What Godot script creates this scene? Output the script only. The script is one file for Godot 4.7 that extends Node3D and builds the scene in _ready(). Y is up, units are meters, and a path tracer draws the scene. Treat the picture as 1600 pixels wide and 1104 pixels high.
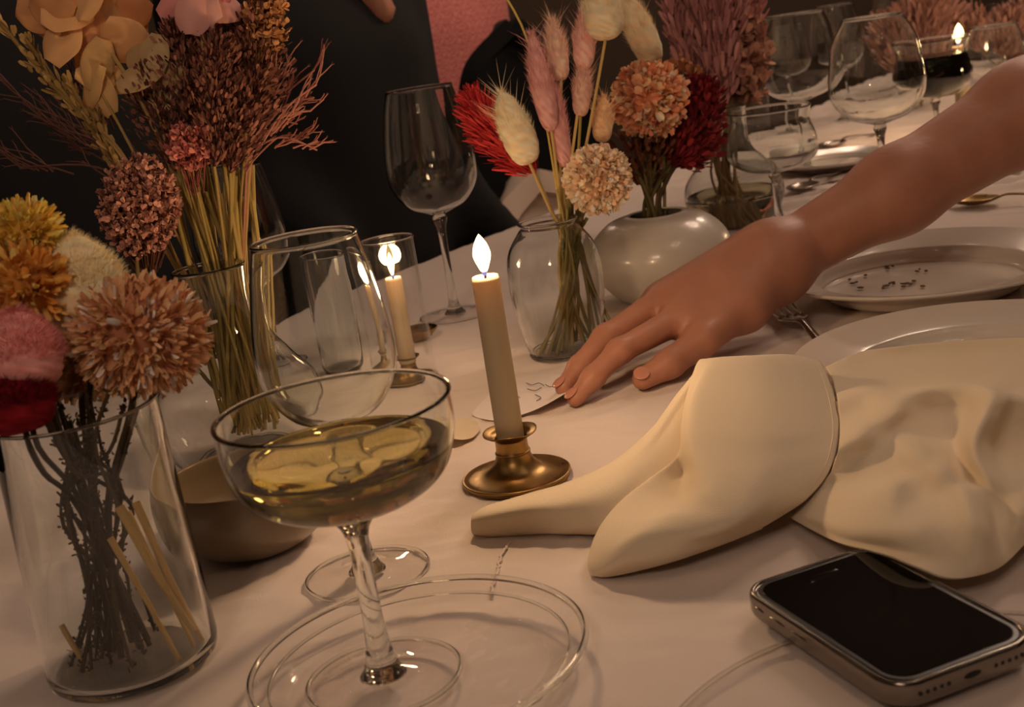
extends Node3D
# A candle-lit dinner table: y up, metres. The table top lies at y = T.

const T := 0.75
const EYE := Vector3(0, 1.02, 0)
const FOCAL := 2000.0
var ax: Vector3
var ay: Vector3
var af: Vector3
var rng := RandomNumberGenerator.new()
var M := {}
var used := {}

func _ready() -> void:
	rng.seed = 7
	set_camera()
	set_light()
	make_materials()
	build_room()
	build_table()
	build_tableware()
	build_napkin()
	build_arm()
	build_guests()
	build_bouquets()

# ---------------------------------------------------------------- camera and light
func set_camera() -> void:
	var pitch := deg_to_rad(14.5)
	var roll := atan(0.155)
	var right := Vector3.RIGHT
	var upw := Vector3(0, cos(pitch), -sin(pitch))
	af = Vector3(0, -sin(pitch), -cos(pitch))
	ax = right * cos(roll) - upw * sin(roll)
	ay = right * sin(roll) + upw * cos(roll)
	var cam := Camera3D.new()
	cam.name = "camera"
	cam.transform = Transform3D(Basis(ax, ay, -af), EYE)
	cam.fov = rad_to_deg(2.0 * atan(552.0 / FOCAL))
	cam.near = 0.02
	cam.far = 60.0
	var lens := CameraAttributesPhysical.new()           # a phone's small aperture: the far end is a little soft
	lens.frustum_focal_length = 12.0 / (552.0 / FOCAL)
	lens.frustum_focus_distance = 0.80
	lens.frustum_near = 0.02
	lens.frustum_far = 60.0
	lens.exposure_aperture = 16.0
	cam.attributes = lens
	add_child(cam)
	cam.current = true

const CANDLE_COLOR := Color(1.0, 0.815, 0.62)
const ROOM_COLOR := Color(1.0, 0.86, 0.765)

func set_light() -> void:
	var we := WorldEnvironment.new()
	we.name = "environment"
	var e := Environment.new()
	e.background_mode = Environment.BG_COLOR
	e.background_color = Color(0, 0, 0)
	e.tonemap_mode = Environment.TONE_MAPPER_LINEAR
	e.tonemap_exposure = 0.445
	e.sdfgi_enabled = true
	e.ssao_enabled = true
	e.ssil_enabled = true
	we.environment = e
	add_child(we)

func omni(at: Vector3, energy: float, color: Color, size: float) -> void:
	var l := OmniLight3D.new()
	l.name = "light"
	l.position = at
	l.light_energy = energy
	l.light_color = color
	l.light_size = size
	l.omni_range = 12.0
	l.omni_attenuation = 2.0
	l.shadow_enabled = true
	add_child(l, true)

# ---------------------------------------------------------------- where a thing stands
func view(x: float, y: float) -> Vector3:
	return af + ax * ((x - 800.0) / FOCAL) - ay * ((y - 552.0) / FOCAL)

func px(x: float, y: float, h := 0.0) -> Vector3:      # on the plane h above the table top
	var d := view(x, y)
	return EYE + d * ((T + h - EYE.y) / d.y)

func pz(x: float, y: float, z: float) -> Vector3:      # at the distance z
	return EYE + view(x, y) * z

func proj(p: Vector3) -> Vector2:
	var q := p - EYE
	var z := q.dot(af)
	return Vector2(800.0 + FOCAL * q.dot(ax) / z, 552.0 - FOCAL * q.dot(ay) / z)

func hgt(base: Vector3, y: float) -> float:            # how tall a thing at base is that reaches up to row y
	var lo := -0.2
	var hi := 1.5
	for k in 40:
		var m := (lo + hi) / 2.0
		if proj(base + Vector3(0, m, 0)).y > y:
			lo = m
		else:
			hi = m
	return lo

func dist(p: Vector3) -> float:
	return (p - EYE).dot(af)

# ---------------------------------------------------------------- things, parts
func numbered(called: String) -> String:
	var n: int = used.get(called, 0)
	used[called] = n + 1
	return called if n == 0 else "%s_%03d" % [called, n]

func tag(o: Node3D, label: String, category: String, group := "", kind := "") -> Node3D:
	if label: o.set_meta("label", label)
	if category: o.set_meta("category", category)
	if group: o.set_meta("group", group)
	if kind: o.set_meta("kind", kind)
	return o

func thing(called: String, label: String, category: String, at: Vector3, group := "") -> Node3D:
	var o := Node3D.new()
	o.name = numbered(called)
	add_child(o)
	o.position = at
	tag(o, label, category, group)
	return o

func mi(called: String, mesh: Mesh, mat: Material, parent: Node = null) -> MeshInstance3D:
	var o := MeshInstance3D.new()
	o.mesh = mesh
	mesh.surface_set_material(0, mat)
	if parent == null:
		o.name = numbered(called)
		add_child(o)
	else:
		o.name = called
		parent.add_child(o, true)
	o.cast_shadow = GeometryInstance3D.SHADOW_CASTING_SETTING_ON
	return o

func part(parent: Node3D, called: String, b: MB, mat: Material, in_world := false, smooth := true) -> MeshInstance3D:
	if in_world:
		var root := parent
		var off := Vector3.ZERO
		while root != null and root != self:
			off += root.position
			root = root.get_parent() as Node3D
		b.shift(-off)
	return mi(called, b.mesh(smooth), mat, parent)

func struct(called: String, b: MB, mat: Material, smooth := false) -> MeshInstance3D:
	var o := mi(called, b.mesh(smooth), mat)
	o.set_meta("kind", "structure")
	return o

# ---------------------------------------------------------------- mesh builder
class MB:
	var v := PackedVector3Array()
	var c := PackedColorArray()
	var i := PackedInt32Array()
	var col := Color.WHITE

	func p(at: Vector3) -> int:
		v.append(at)
		c.append(col)
		return v.size() - 1

	func tri(a: int, b: int, d: int) -> void:
		i.append(a); i.append(b); i.append(d)

	func quad(a: int, b: int, d: int, e: int) -> void:
		tri(a, b, d); tri(a, d, e)

	func shift(off: Vector3) -> void:
		for k in v.size():
			v[k] += off

	# ring after ring of the same number of points; clockwise from outside when rings climb
	func rings(first: int, n: int, rows: int) -> void:
		for r in rows - 1:
			for s in n:
				var a := first + r * n + s
				var b := first + r * n + (s + 1) % n
				quad(a, b, b + n, a + n)

	func lathe(prof: Array, n := 48, at := Vector3.ZERO, wob := 0.0) -> void:
		var first := v.size()
		for q in prof:
			for s in n:
				var t := TAU * s / n
				var r: float = maxf(q[0], 0.00001) * (1.0 + wob * sin(2.0 * t))
				p(at + Vector3(cos(t) * r, q[1], sin(t) * r))
		rings(first, n, prof.size())

	func torus(R: float, r: float, y: float, n := 64, m := 8, at := Vector3.ZERO) -> void:
		var prof := []
		for k in m + 1:
			var t := TAU * k / m - PI / 2.0
			prof.append([R + cos(t) * r, y + sin(t) * r])
		lathe(prof, n, at)

	func tube(path: Array, radii: Array, n := 6, capped := true) -> void:
		var first := v.size()
		var side := Vector3.ZERO
		for k in path.size():
			var a: Vector3 = path[maxi(k - 1, 0)]
			var b: Vector3 = path[mini(k + 1, path.size() - 1)]
			var d := (b - a).normalized()
			if side == Vector3.ZERO:
				side = d.cross(Vector3(0.31, 0.2, 0.93)).normalized()
			side = (side - d * side.dot(d)).normalized()
			var up := d.cross(side)
			var r: float = radii[k] if radii.size() > 1 else radii[0]
			for s in n:
				var t := -TAU * s / n
				p(path[k] + (side * cos(t) + up * sin(t)) * r)
		rings(first, n, path.size())
		if capped:
			var e0 := p(path[0])
			var e1 := p(path[path.size() - 1])
			var last := first + (path.size() - 1) * n
			for s in n:
				tri(e0, first + (s + 1) % n, first + s)
				tri(e1, last + s, last + (s + 1) % n)

	func ball(at: Vector3, r: Vector3, n := 12, m := 8, bs := Basis.IDENTITY) -> void:
		var first := v.size()
		for k in m + 1:
			var f := PI * k / m - PI / 2.0
			for s in n:
				var t := TAU * s / n
				p(at + bs * Vector3(cos(t) * cos(f) * r.x, sin(f) * r.y, sin(t) * cos(f) * r.z))
		rings(first, n, m + 1)

	func box(lo: Vector3, hi: Vector3) -> void:
		var f := v.size()
		for k in 8:
			p(Vector3(hi.x if k & 1 else lo.x, hi.y if k & 2 else lo.y, hi.z if k & 4 else lo.z))
		for q in [[0, 2, 3, 1], [4, 5, 7, 6], [0, 4, 6, 2], [1, 3, 7, 5], [0, 1, 5, 4], [2, 6, 7, 3]]:
			quad(f + q[0], f + q[3], f + q[2], f + q[1])

	# a grid of rows x cols points already known; front when u runs right and v runs down
	func grid(pts: Array, rows: int, cols: int) -> int:
		var f := v.size()
		for q in pts:
			p(q)
		for r in rows - 1:
			for s in cols - 1:
				var a := f + r * cols + s
				quad(a, a + 1, a + cols + 1, a + cols)
		return f

	func mesh(smooth := true) -> ArrayMesh:
		var arr := []
		arr.resize(Mesh.ARRAY_MAX)
		if smooth:
			var nr := PackedVector3Array()
			nr.resize(v.size())
			for k in range(0, i.size(), 3):
				var a := v[i[k]]
				var q := (v[i[k + 2]] - a).cross(v[i[k + 1]] - a)
				nr[i[k]] += q; nr[i[k + 1]] += q; nr[i[k + 2]] += q
			for k in nr.size():
				nr[k] = nr[k].normalized() if nr[k].length_squared() > 1e-30 else Vector3.UP
			arr[Mesh.ARRAY_VERTEX] = v
			arr[Mesh.ARRAY_NORMAL] = nr
			arr[Mesh.ARRAY_COLOR] = c
			arr[Mesh.ARRAY_INDEX] = i
		else:
			var fv := PackedVector3Array()
			var fn := PackedVector3Array()
			var fc := PackedColorArray()
			for k in range(0, i.size(), 3):
				var q := (v[i[k + 2]] - v[i[k]]).cross(v[i[k + 1]] - v[i[k]]).normalized()
				for j in 3:
					fv.append(v[i[k + j]]); fn.append(q); fc.append(c[i[k + j]])
			arr[Mesh.ARRAY_VERTEX] = fv
			arr[Mesh.ARRAY_NORMAL] = fn
			arr[Mesh.ARRAY_COLOR] = fc
		var m := ArrayMesh.new()
		m.add_surface_from_arrays(Mesh.PRIMITIVE_TRIANGLES, arr)
		return m

func cat(a, b, c, d, t: float):
	return 0.5 * (2.0 * b + (c - a) * t + (2.0 * a - 5.0 * b + 4.0 * c - d) * t * t + (3.0 * b - a - 3.0 * c + d) * t * t * t)

func spline(pts: Array, n: int) -> Array:              # n points on a smooth curve through pts
	var o := []
	var m := pts.size() - 1
	for k in n:
		var f := float(k) / (n - 1) * m
		var s := mini(int(f), m - 1)
		o.append(cat(pts[maxi(s - 1, 0)], pts[s], pts[s + 1], pts[mini(s + 2, m)], f - s))
	return o

func prof(pts: Array, n: int) -> Array:                # a smooth lathe profile from [r, y] pairs
	var w := []
	for q in pts:
		w.append(Vector2(q[0], q[1]))
	var o := []
	for q in spline(w, n):
		o.append([maxf(q.x, 0.0), q.y])
	return o

func patch(ctrl: Array, rows: int, cols: int) -> Array: # ctrl: rows of points -> rows x cols points
	var across := []
	for r in ctrl:
		across.append(spline(r, cols))
	var o := []
	o.resize(rows * cols)
	for s in cols:
		var line := []
		for r in across:
			line.append(r[s])
		var t := spline(line, rows)
		for r in rows:
			o[r * cols + s] = t[r]
	return o

# a sheet of cloth or paper with thickness: both faces and a rounded edge
func sheet(b: MB, pts: Array, rows: int, cols: int, thick: float) -> void:
	var nr := []
	for r in rows:
		for s in cols:
			var du: Vector3 = pts[r * cols + mini(s + 1, cols - 1)] - pts[r * cols + maxi(s - 1, 0)]
			var dv: Vector3 = pts[mini(r + 1, rows - 1) * cols + s] - pts[maxi(r - 1, 0) * cols + s]
			nr.append(dv.cross(du).normalized())
	var top := []
	var low := []
	for k in pts.size():
		top.append(pts[k] + nr[k] * thick * 0.5)
		low.append(pts[k] - nr[k] * thick * 0.5)
	var f := b.grid(top, rows, cols)
	var g := b.v.size()
	for q in low:
		b.p(q)
	for r in rows - 1:
		for s in cols - 1:
			var a := g + r * cols + s
			b.quad(a, a + cols, a + cols + 1, a + 1)
	for s in cols - 1:
		b.quad(f + s, g + s, g + s + 1, f + s + 1)
		var e := (rows - 1) * cols + s
		b.quad(f + e, f + e + 1, g + e + 1, g + e)
	for r in rows - 1:
		var e := r * cols
		b.quad(f + e, f + e + cols, g + e + cols, g + e)
		e += cols - 1
		b.quad(f + e, g + e, g + e + cols, f + e + cols)

# ---------------------------------------------------------------- materials
func noise_tex(freq: float, seed_: int, size := 512, octaves := 4, normal := false, strength := 4.0, ramp: Gradient = null) -> NoiseTexture2D:
	var n := FastNoiseLite.new()
	n.seed = seed_
	n.frequency = freq
	n.fractal_octaves = octaves
	var t := NoiseTexture2D.new()
	t.noise = n
	t.width = size
	t.height = size
	t.seamless = true
	t.as_normal_map = normal
	t.bump_strength = strength
	if ramp: t.color_ramp = ramp
	return t

func grad(a: Color, b: Color) -> Gradient:
	var g := Gradient.new()
	g.colors = PackedColorArray([a, b])
	g.offsets = PackedFloat32Array([0.0, 1.0])
	return g

func weave_image() -> ImageTexture:                    # height of a plain weave, 24 threads a side
	var im := Image.create(240, 240, false, Image.FORMAT_L8)
	for y in 240:
		for x in 240:
			var a := absf(sin(PI * x / 10.0))
			var b := absf(sin(PI * y / 10.0))
			var over := (int(x / 10.0) + int(y / 10.0)) % 2 == 0
			var h := (a * 0.7 + 0.3) * pow(b, 0.6) if over else (b * 0.7 + 0.3) * pow(a, 0.6)
			im.set_pixel(x, y, Color(h, h, h))
	return ImageTexture.create_from_image(im)

func std(called: String, color: Color, rough: float, metal := 0.0) -> StandardMaterial3D:
	var m := StandardMaterial3D.new()
	m.resource_name = called
	m.albedo_color = color
	m.roughness = rough
	m.metallic = metal
	M[called] = m
	return m

func cloth(called: String, color: Color, weave: Texture2D, scale: float, depth: float) -> StandardMaterial3D:
	var m := std(called, color, 0.85)
	m.metallic_specular = 0.35
	m.heightmap_enabled = true
	m.heightmap_texture = weave
	m.heightmap_scale = depth
	m.uv1_triplanar = true
	m.uv1_world_triplanar = false
	m.uv1_scale = Vector3.ONE * scale
	m.rim_enabled = true
	m.rim = 0.25
	m.rim_tint = 0.6
	return m

func tinted(called: String, rough: float, back := 0.0) -> StandardMaterial3D:
	var m := std(called, Color.WHITE, rough)
	m.vertex_color_use_as_albedo = true
	m.metallic_specular = 0.3
	if back > 0.0:
		m.backlight_enabled = true
		m.backlight = Color(back, back, back)
	return m

func pane(called: String, color: Color, alpha: float) -> StandardMaterial3D:
	var m := std(called, Color(color.r, color.g, color.b, alpha), 0.02)
	m.transparency = BaseMaterial3D.TRANSPARENCY_ALPHA
	m.metallic_specular = 0.5
	return m

func wavy(m: StandardMaterial3D, depth: float, seed_: int) -> void:     # hand-blown glass is never quite even
	m.normal_enabled = true
	m.normal_texture = noise_tex(0.012, seed_, 256, 2, true, 6.0)
	m.normal_scale = depth
	m.uv1_triplanar = true
	m.uv1_scale = Vector3(14.0, 5.0, 14.0)

func solid_glass(called: String, color: Color, scale := 0.05) -> StandardMaterial3D:
	var m := std(called, Color(color.r, color.g, color.b, 0.0), 0.0)
	m.refraction_enabled = true
	m.refraction_scale = scale
	return m

func glow(called: String, color: Color, energy: float) -> StandardMaterial3D:
	var m := std(called, Color(0.1, 0.1, 0.1), 0.6)
	m.emission_enabled = true
	m.emission = color
	m.emission_energy_multiplier = energy
	return m

func make_materials() -> void:
	var weave := weave_image()
	var tc := cloth("tablecloth_linen", Color(0.90, 0.84, 0.80), weave, 55.0, 0.012)
	tc.normal_enabled = true
	tc.normal_texture = noise_tex(0.012, 5, 1024, 5, true, 5.0)
	tc.normal_scale = 0.7
	var np := cloth("napkin_linen", Color(0.89, 0.82, 0.71), weave, 60.0, 0.012)
	np.normal_enabled = true
	np.normal_texture = noise_tex(0.03, 9, 512, 4, true, 4.0)
	np.normal_scale = 0.4
	cloth("black_cloth", Color(0.06, 0.06, 0.065), weave, 40.0, 0.02)
	cloth("black_chair_cloth", Color(0.04, 0.04, 0.042), weave, 40.0, 0.02)
	cloth("pale_upholstery", Color(0.80, 0.72, 0.66), weave, 30.0, 0.02)
	var pk := cloth("pink_cloth", Color.WHITE, weave, 30.0, 0.02)
	pk.albedo_texture = noise_tex(0.02, 21, 256, 2, false, 1.0, grad(Color(0.70, 0.26, 0.26), Color(1.0, 0.74, 0.70)))
	var fine := noise_tex(0.05, 3, 256, 4, true, 2.0)
	var wall := std("wall_paint", Color(0.28, 0.215, 0.16), 0.8)
	wall.normal_enabled = true
	wall.normal_texture = fine
	wall.normal_scale = 0.3
	wall.uv1_triplanar = true
	wall.uv1_scale = Vector3.ONE * 2.0
	var wood := std("dark_wood", Color.WHITE, 0.55)
	wood.albedo_texture = noise_tex(0.015, 12, 512, 5, false, 1.0, grad(Color(0.13, 0.075, 0.05), Color(0.25, 0.15, 0.10)))
	wood.uv1_triplanar = true
	wood.uv1_scale = Vector3(1.0, 6.0, 6.0)
	std("ceiling_paint", Color(0.24, 0.19, 0.16), 0.9)
	# glass
	wavy(pane("thin_glass", Color(0.9, 0.95, 0.93), 0.0), 0.06, 61)
	wavy(pane("vase_glass", Color(0.86, 0.93, 0.90), 0.0), 0.14, 62)
	wavy(solid_glass("clear_glass", Color(0.99, 1.0, 0.995)), 0.05, 63)
	solid_glass("white_wine", Color(0.985, 0.93, 0.66), 0.033)
	solid_glass("vase_water", Color(0.95, 0.93, 0.80), 0.033)
	var rw := std("red_wine", Color(0.012, 0.003, 0.003), 0.12)
	rw.metallic_specular = 0.3
	# metal, wax, pottery
	var br := std("aged_brass", Color.WHITE, 0.44, 1.0)
	br.albedo_texture = noise_tex(0.012, 31, 256, 4, false, 1.0, grad(Color(0.50, 0.40, 0.24), Color(0.72, 0.58, 0.36)))
	br.roughness_texture = noise_tex(0.02, 32, 256, 4, false, 1.0, grad(Color(0.55, 0.55, 0.55), Color(1.0, 1.0, 1.0)))
	br.uv1_triplanar = true
	br.uv1_scale = Vector3.ONE * 12.0
	std("steel", Color(0.70, 0.66, 0.62), 0.22, 1.0)
	std("opaque_core", Color(0.78, 0.72, 0.60), 0.6)
	var wx := std("candle_wax", Color(0.74, 0.69, 0.57), 0.5)
	wx.backlight_enabled = true
	wx.backlight = Color(0.64, 0.50, 0.30)
	std("burnt_wick", Color(0.03, 0.025, 0.02), 0.9)
	var ch := std("white_china", Color(0.86, 0.82, 0.77), 0.16)
	ch.clearcoat_enabled = true
	ch.clearcoat = 0.5
	ch.clearcoat_roughness = 0.06
	var iv := std("pale_pottery", Color(0.80, 0.77, 0.72), 0.28)
	iv.clearcoat_enabled = true
	iv.clearcoat = 0.4
	iv.clearcoat_roughness = 0.1
	var tp := std("taupe_pottery", Color(0.50, 0.43, 0.34), 0.30)
	tp.clearcoat_enabled = true
	tp.clearcoat = 0.4
	tp.clearcoat_roughness = 0.12
	std("paper", Color(0.93, 0.88, 0.86), 0.7)
	std("ink", Color(0.25, 0.21, 0.20), 0.7)
	std("crumb_brown", Color(0.42, 0.33, 0.24), 0.9)
	# phone
	var sc := std("black_screen", Color(0.006, 0.006, 0.007), 0.05)
	sc.metallic_specular = 0.5
	std("black_bezel", Color(0.012, 0.012, 0.012), 0.3)
	std("phone_frame", Color(0.55, 0.52, 0.49), 0.16, 1.0)
	std("port_black", Color(0.01, 0.01, 0.01), 0.6)
	# body
	var sk := std("skin", Color.WHITE, 0.48)
	sk.albedo_texture = noise_tex(0.01, 41, 256, 4, false, 1.0, grad(Color(0.66, 0.45, 0.36), Color(0.73, 0.51, 0.41)))
	sk.uv1_triplanar = true
	sk.uv1_scale = Vector3.ONE * 10.0
	sk.normal_enabled = true
	sk.normal_texture = noise_tex(0.06, 42, 256, 3, true, 3.0)
	sk.normal_scale = 0.10
	sk.subsurf_scatter_enabled = true
	sk.subsurf_scatter_strength = 0.12
	std("nail", Color(0.76, 0.52, 0.44), 0.25)
	std("dark_hair", Color(0.05, 0.03, 0.02), 0.5)
	# plants
	tinted("petal", 0.75, 0.16)
	tinted("dry_stem", 0.7)
	tinted("fluff", 0.9, 0.3)
	tinted("papery", 0.6, 0.6)
	# light
	glow("flame_glow", Color(1.0, 0.83, 0.55), 18.0)
	glow("flame_blue", Color(0.30, 0.45, 1.0), 1.2)
	glow("lamp_glow", Color(1.0, 0.86, 0.68), 65.0)  # bulbs of lamps out of view, bright for glints on glass

# ---------------------------------------------------------------- room
func build_room() -> void:
	var x0 := -3.2
	var x1 := 3.4
	var z0 := -5.2
	var z1 := 2.2
	var hi := 2.7
	var b := MB.new()
	b.box(Vector3(x0 - 0.2, -0.2, z0 - 0.2), Vector3(x1 + 0.2, 0.0, z1 + 0.2))
	var fl := struct("floor", b, M.dark_wood)
	b = MB.new()
	b.box(Vector3(x0 - 0.2, hi, z0 - 0.2), Vector3(x1 + 0.2, hi + 0.2, z1 + 0.2))
	struct("ceiling", b, M.ceiling_paint)
	for q in [["wall_back", Vector3(x0 - 0.2, 0, z0 - 0.2), Vector3(x1 + 0.2, hi, z0)], ["wall_front", Vector3(x0 - 0.2, 0, z1), Vector3(x1 + 0.2, hi, z1 + 0.2)], ["wall_left", Vector3(x0 - 0.2, 0, z0), Vector3(x0, hi, z1)], ["wall_right", Vector3(x1, 0, z0), Vector3(x1 + 0.2, hi, z1)]]:
		b = MB.new()
		b.box(q[1], q[2])
		struct(q[0], b, M.wall_paint)
	for q in [["baseboard_back", Vector3(x0, 0, z0), Vector3(x1, 0.14, z0 + 0.02)], ["baseboard_left", Vector3(x0, 0, z0 + 0.02), Vector3(x0 + 0.02, 0.14, z1)]]:
		b = MB.new()
		b.box(q[1], q[2])
		struct(q[0], b, M.dark_wood)
	# lamps out of view, placed to light the table, flowers and back wall
	for q in UNSEEN_LAMPS:
		unseen_pendant(Vector3(q[0], q[1], q[2]), q[3], hi, q[4])
	unseen_festoon(Vector3(x0, 2.45, -2.2), Vector3(x1, 2.45, -3.2), 16, "unseen string of tiny bulbs for glints on the glass, crossing the room above the far end of the table")
	unseen_festoon(Vector3(x0, 2.40, -0.4), Vector3(x1, 2.40, 0.9), 14, "unseen string of tiny bulbs for glints on the glass, crossing the room above the camera's seat")

func unseen_festoon(a: Vector3, z: Vector3, n: int, label: String) -> void:     # tiny bulbs on a cord out of view, placed for glints on the glass
	var o := thing("unseen_string_lights", label, "lamp", a, "unseen strings of tiny bulbs under the ceiling")
	var d := z - a
	var line := []
	for k in 25:
		var t := k / 24.0
		line.append(d * t + Vector3(0, 0.2 * (t * t - t), 0))
	var b := MB.new()
	b.tube(line, [0.002], 5)
	part(o, "cord", b, M.port_black)
	for k in n:
		var t := (k + 0.5) / n
		var c := d * t + Vector3(0, 0.2 * (t * t - t) - 0.018, 0)
		b = MB.new()
		b.ball(c, Vector3(0.012, 0.015, 0.012), 14, 8)
		part(o, "bulb", b, M.lamp_glow)
		omni(a + c, 0.02, ROOM_COLOR, 0.011)

const UNSEEN_LAMPS := [  # every lamp out of view, kind and place chosen for what it lights
	[0.62, 1.98, -0.30, 0.33, "unseen ring lamp over the near seats, lighting the table from the right"],
	[-0.35, 1.66, 0.60, 0.85, "unseen ring lamp behind the camera, lighting the near flowers from the front"],  # out of view, placed to light the near flowers
	[1.00, 1.98, -1.75, 1.35, "unseen ring lamp lighting the plates beyond the reaching arm"],
	[1.30, 1.98, -2.60, 1.30, "unseen ring lamp lighting the far end of the table"],
	[-0.60, 2.05, -3.90, 0.50, "unseen ring lamp lighting the back wall, left of the round-backed chair"],
	[1.20, 2.05, -4.10, 0.60, "unseen ring lamp lighting the back wall, beyond the far bouquets"],
]

func unseen_pendant(at: Vector3, energy: float, ceiling: float, label: String) -> void:
	var o := thing("unseen_ring_lamp", label, "lamp", at, "unseen ring lamps above the tables")
	var b := MB.new()
	b.tube([Vector3(0, 0.12, 0), Vector3(0, ceiling - at.y, 0)], [0.004], 8)
	part(o, "chain", b, M.aged_brass)
	b = MB.new()
	b.torus(0.16, 0.006, 0.0, 48, 8)
	b.ball(Vector3(0, 0.12, 0), Vector3(0.014, 0.018, 0.014), 14, 8)
	for k in 3:
		var t := TAU * k / 3.0
		b.tube([Vector3(cos(t) * 0.16, 0, sin(t) * 0.16), Vector3(0, 0.12, 0)], [0.0025], 6)
	part(o, "ring_frame", b, M.aged_brass)
	var n := 10 if energy > 1.0 else 6
	for k in n:
		var t := TAU * k / n
		var c := Vector3(cos(t) * 0.16, 0.006, sin(t) * 0.16)
		b = MB.new()
		b.lathe([[0.0, 0.0], [0.011, 0.0], [0.009, 0.022], [0.0, 0.022]], 16, c)
		var cup := part(o, "bulb_holder", b, M.aged_brass)
		b = MB.new()
		b.ball(Vector3(0, 0.036, 0) + c, Vector3(0.012, 0.016, 0.012), 16, 10)
		part(cup, "bulb", b, M.lamp_glow)
		omni(at + c + Vector3(0, 0.036, 0), energy / n, ROOM_COLOR, 0.011)

# ---------------------------------------------------------------- table
const LONG := Vector3(0.579, 0, -0.815)                # along the table, away from the camera
const WIDE := Vector3(0.815, 0, 0.579)                 # across it, towards the camera's side
const FAR_EDGE := -0.975
const NEAR_EDGE := 0.13

func cloth_height(p: Vector3, n1: FastNoiseLite, n2: FastNoiseLite) -> float:
	var rough := clampf(1.0 - p.distance_to(Vector3(-0.09, T, -0.78)) / 0.28, 0.0, 1.0)
	var h := n1.get_noise_2d(p.x * 100.0, p.z * 100.0) * 0.0013 + n2.get_noise_2d(p.x * 100.0, p.z * 100.0) * (0.0009 + rough * 0.0030)
	h += n1.get_noise_2d(p.x * 60.0, p.z * 260.0) * 0.014 * smoothstep(-1.30, -1.55, p.z) * smoothstep(0.26, 0.36, p.x)  # far ripples stand in for dark and bright streaks among the glasses
	var d := Vector2(p.x - 0.0, p.z + 1.02).length()
	h += n1.get_noise_2d(p.x * 90.0 + 40.0, p.z * 300.0) * 0.007 * smoothstep(0.12, 0.03, d)
	return h

func build_table() -> void:
	var s0 := -0.85
	var s1 := 3.1
	var b := MB.new()
	var o := Node3D.new()
	var mid: Vector3 = LONG * ((s0 + s1) / 2.0) + WIDE * ((FAR_EDGE + NEAR_EDGE) / 2.0)
	o = thing("dining_table", "long banquet table hidden under the white tablecloth", "table", Vector3(mid.x, 0, mid.z))
	o.rotation.y = atan2(-LONG.z, LONG.x)
	var hl := (s1 - s0) / 2.0 - 0.01
	var hw := (NEAR_EDGE - FAR_EDGE) / 2.0 - 0.01
	b.box(Vector3(-hl, T - 0.04, -hw), Vector3(hl, T - 0.0045, hw))
	part(o, "tabletop", b, M.dark_wood, false, false)
	for s in [[-1, -1], [-1, 1], [1, -1], [1, 1]]:
		b = MB.new()
		var c := Vector3(s[0] * (hl - 0.1), 0, s[1] * (hw - 0.1))
		b.box(c - Vector3(0.035, 0, 0.035), c + Vector3(0.035, T - 0.04, 0.035))
		part(o, "leg", b, M.dark_wood, false, false)
	# the cloth: fine rows near the camera, with a drop on every side
	var n1 := FastNoiseLite.new()
	n1.seed = 3
	n1.frequency = 0.10
	var n2 := FastNoiseLite.new()
	n2.seed = 4
	n2.frequency = 0.35
	n2.fractal_type = FastNoiseLite.FRACTAL_RIDGED
	n2.fractal_octaves = 3
	var us := []
	var step := 0.0
	var u := s0
	while u < s1:
		us.append(u)
		step = 0.007 if u < 0.7 else 0.010
		u += step
	us.append(s1)
	var ws := []
	var w := FAR_EDGE
	while w < NEAR_EDGE:
		ws.append(w)
		w += 0.008
	ws.append(NEAR_EDGE)
	var pts := []
	var rows: int = ws.size() + 8
	for r in rows:
		for q in us:
			var k: int = clampi(r - 4, 0, ws.size() - 1)
			var p: Vector3 = LONG * float(q) + WIDE * float(ws[k])
			p.y = T
			p.y += cloth_height(p, n1, n2) - 0.001
			var hang: int = 4 - r if r < 4 else (r - 4 - ws.size() + 1 if r >= 4 + ws.size() else 0)
			if hang > 0:
				var side := -1.0 if r < 4 else 1.0
				var fold := sin(float(q) * 26.0) * 0.5 + sin(float(q) * 11.0 + 1.0) * 0.5
				p += WIDE * side * ([0.0, 0.006, 0.012, 0.016, 0.02][hang] + fold * 0.012 * hang / 4.0)
				p.y -= [0.0, 0.004, 0.05, 0.15, 0.27][hang]
			pts.append(p)
	b = MB.new()
	b.grid(pts, rows, us.size())
	var t := mi("tablecloth", b.mesh(), M.tablecloth_linen)
	tag(t, "creased white linen tablecloth covering the whole long table", "tablecloth")
	# a loose pulled thread of hem between the candle holder and the small glass plate
	b = MB.new()
	var line := []
	for q in [[797, 846], [786, 862], [780, 880], [776, 900], [770, 915], [768, 930]]:
		line.append(px(q[0], q[1], 0.0008))
	var hem := spline(line, 40)
	for k in hem.size():
		hem[k] += Vector3(rng.randf_range(-1, 1), rng.randf_range(-0.3, 0.3), rng.randf_range(-1, 1)) * 0.0007
	b.tube(hem, [0.0008], 6)
	tag(mi("hem_thread", b.mesh(), M.tablecloth_linen), "crooked raised hem of the cloth overlap beside the napkin's pointed tip", "hem")

# ---------------------------------------------------------------- glasses, plates, candles, cutlery
func ring(o: Node3D, R: float, r: float, y: float, called: String, n := 72) -> void:
	var b := MB.new()
	b.torus(R, r, y, n, 8)
	part(o, called, b, M.clear_glass)

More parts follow.
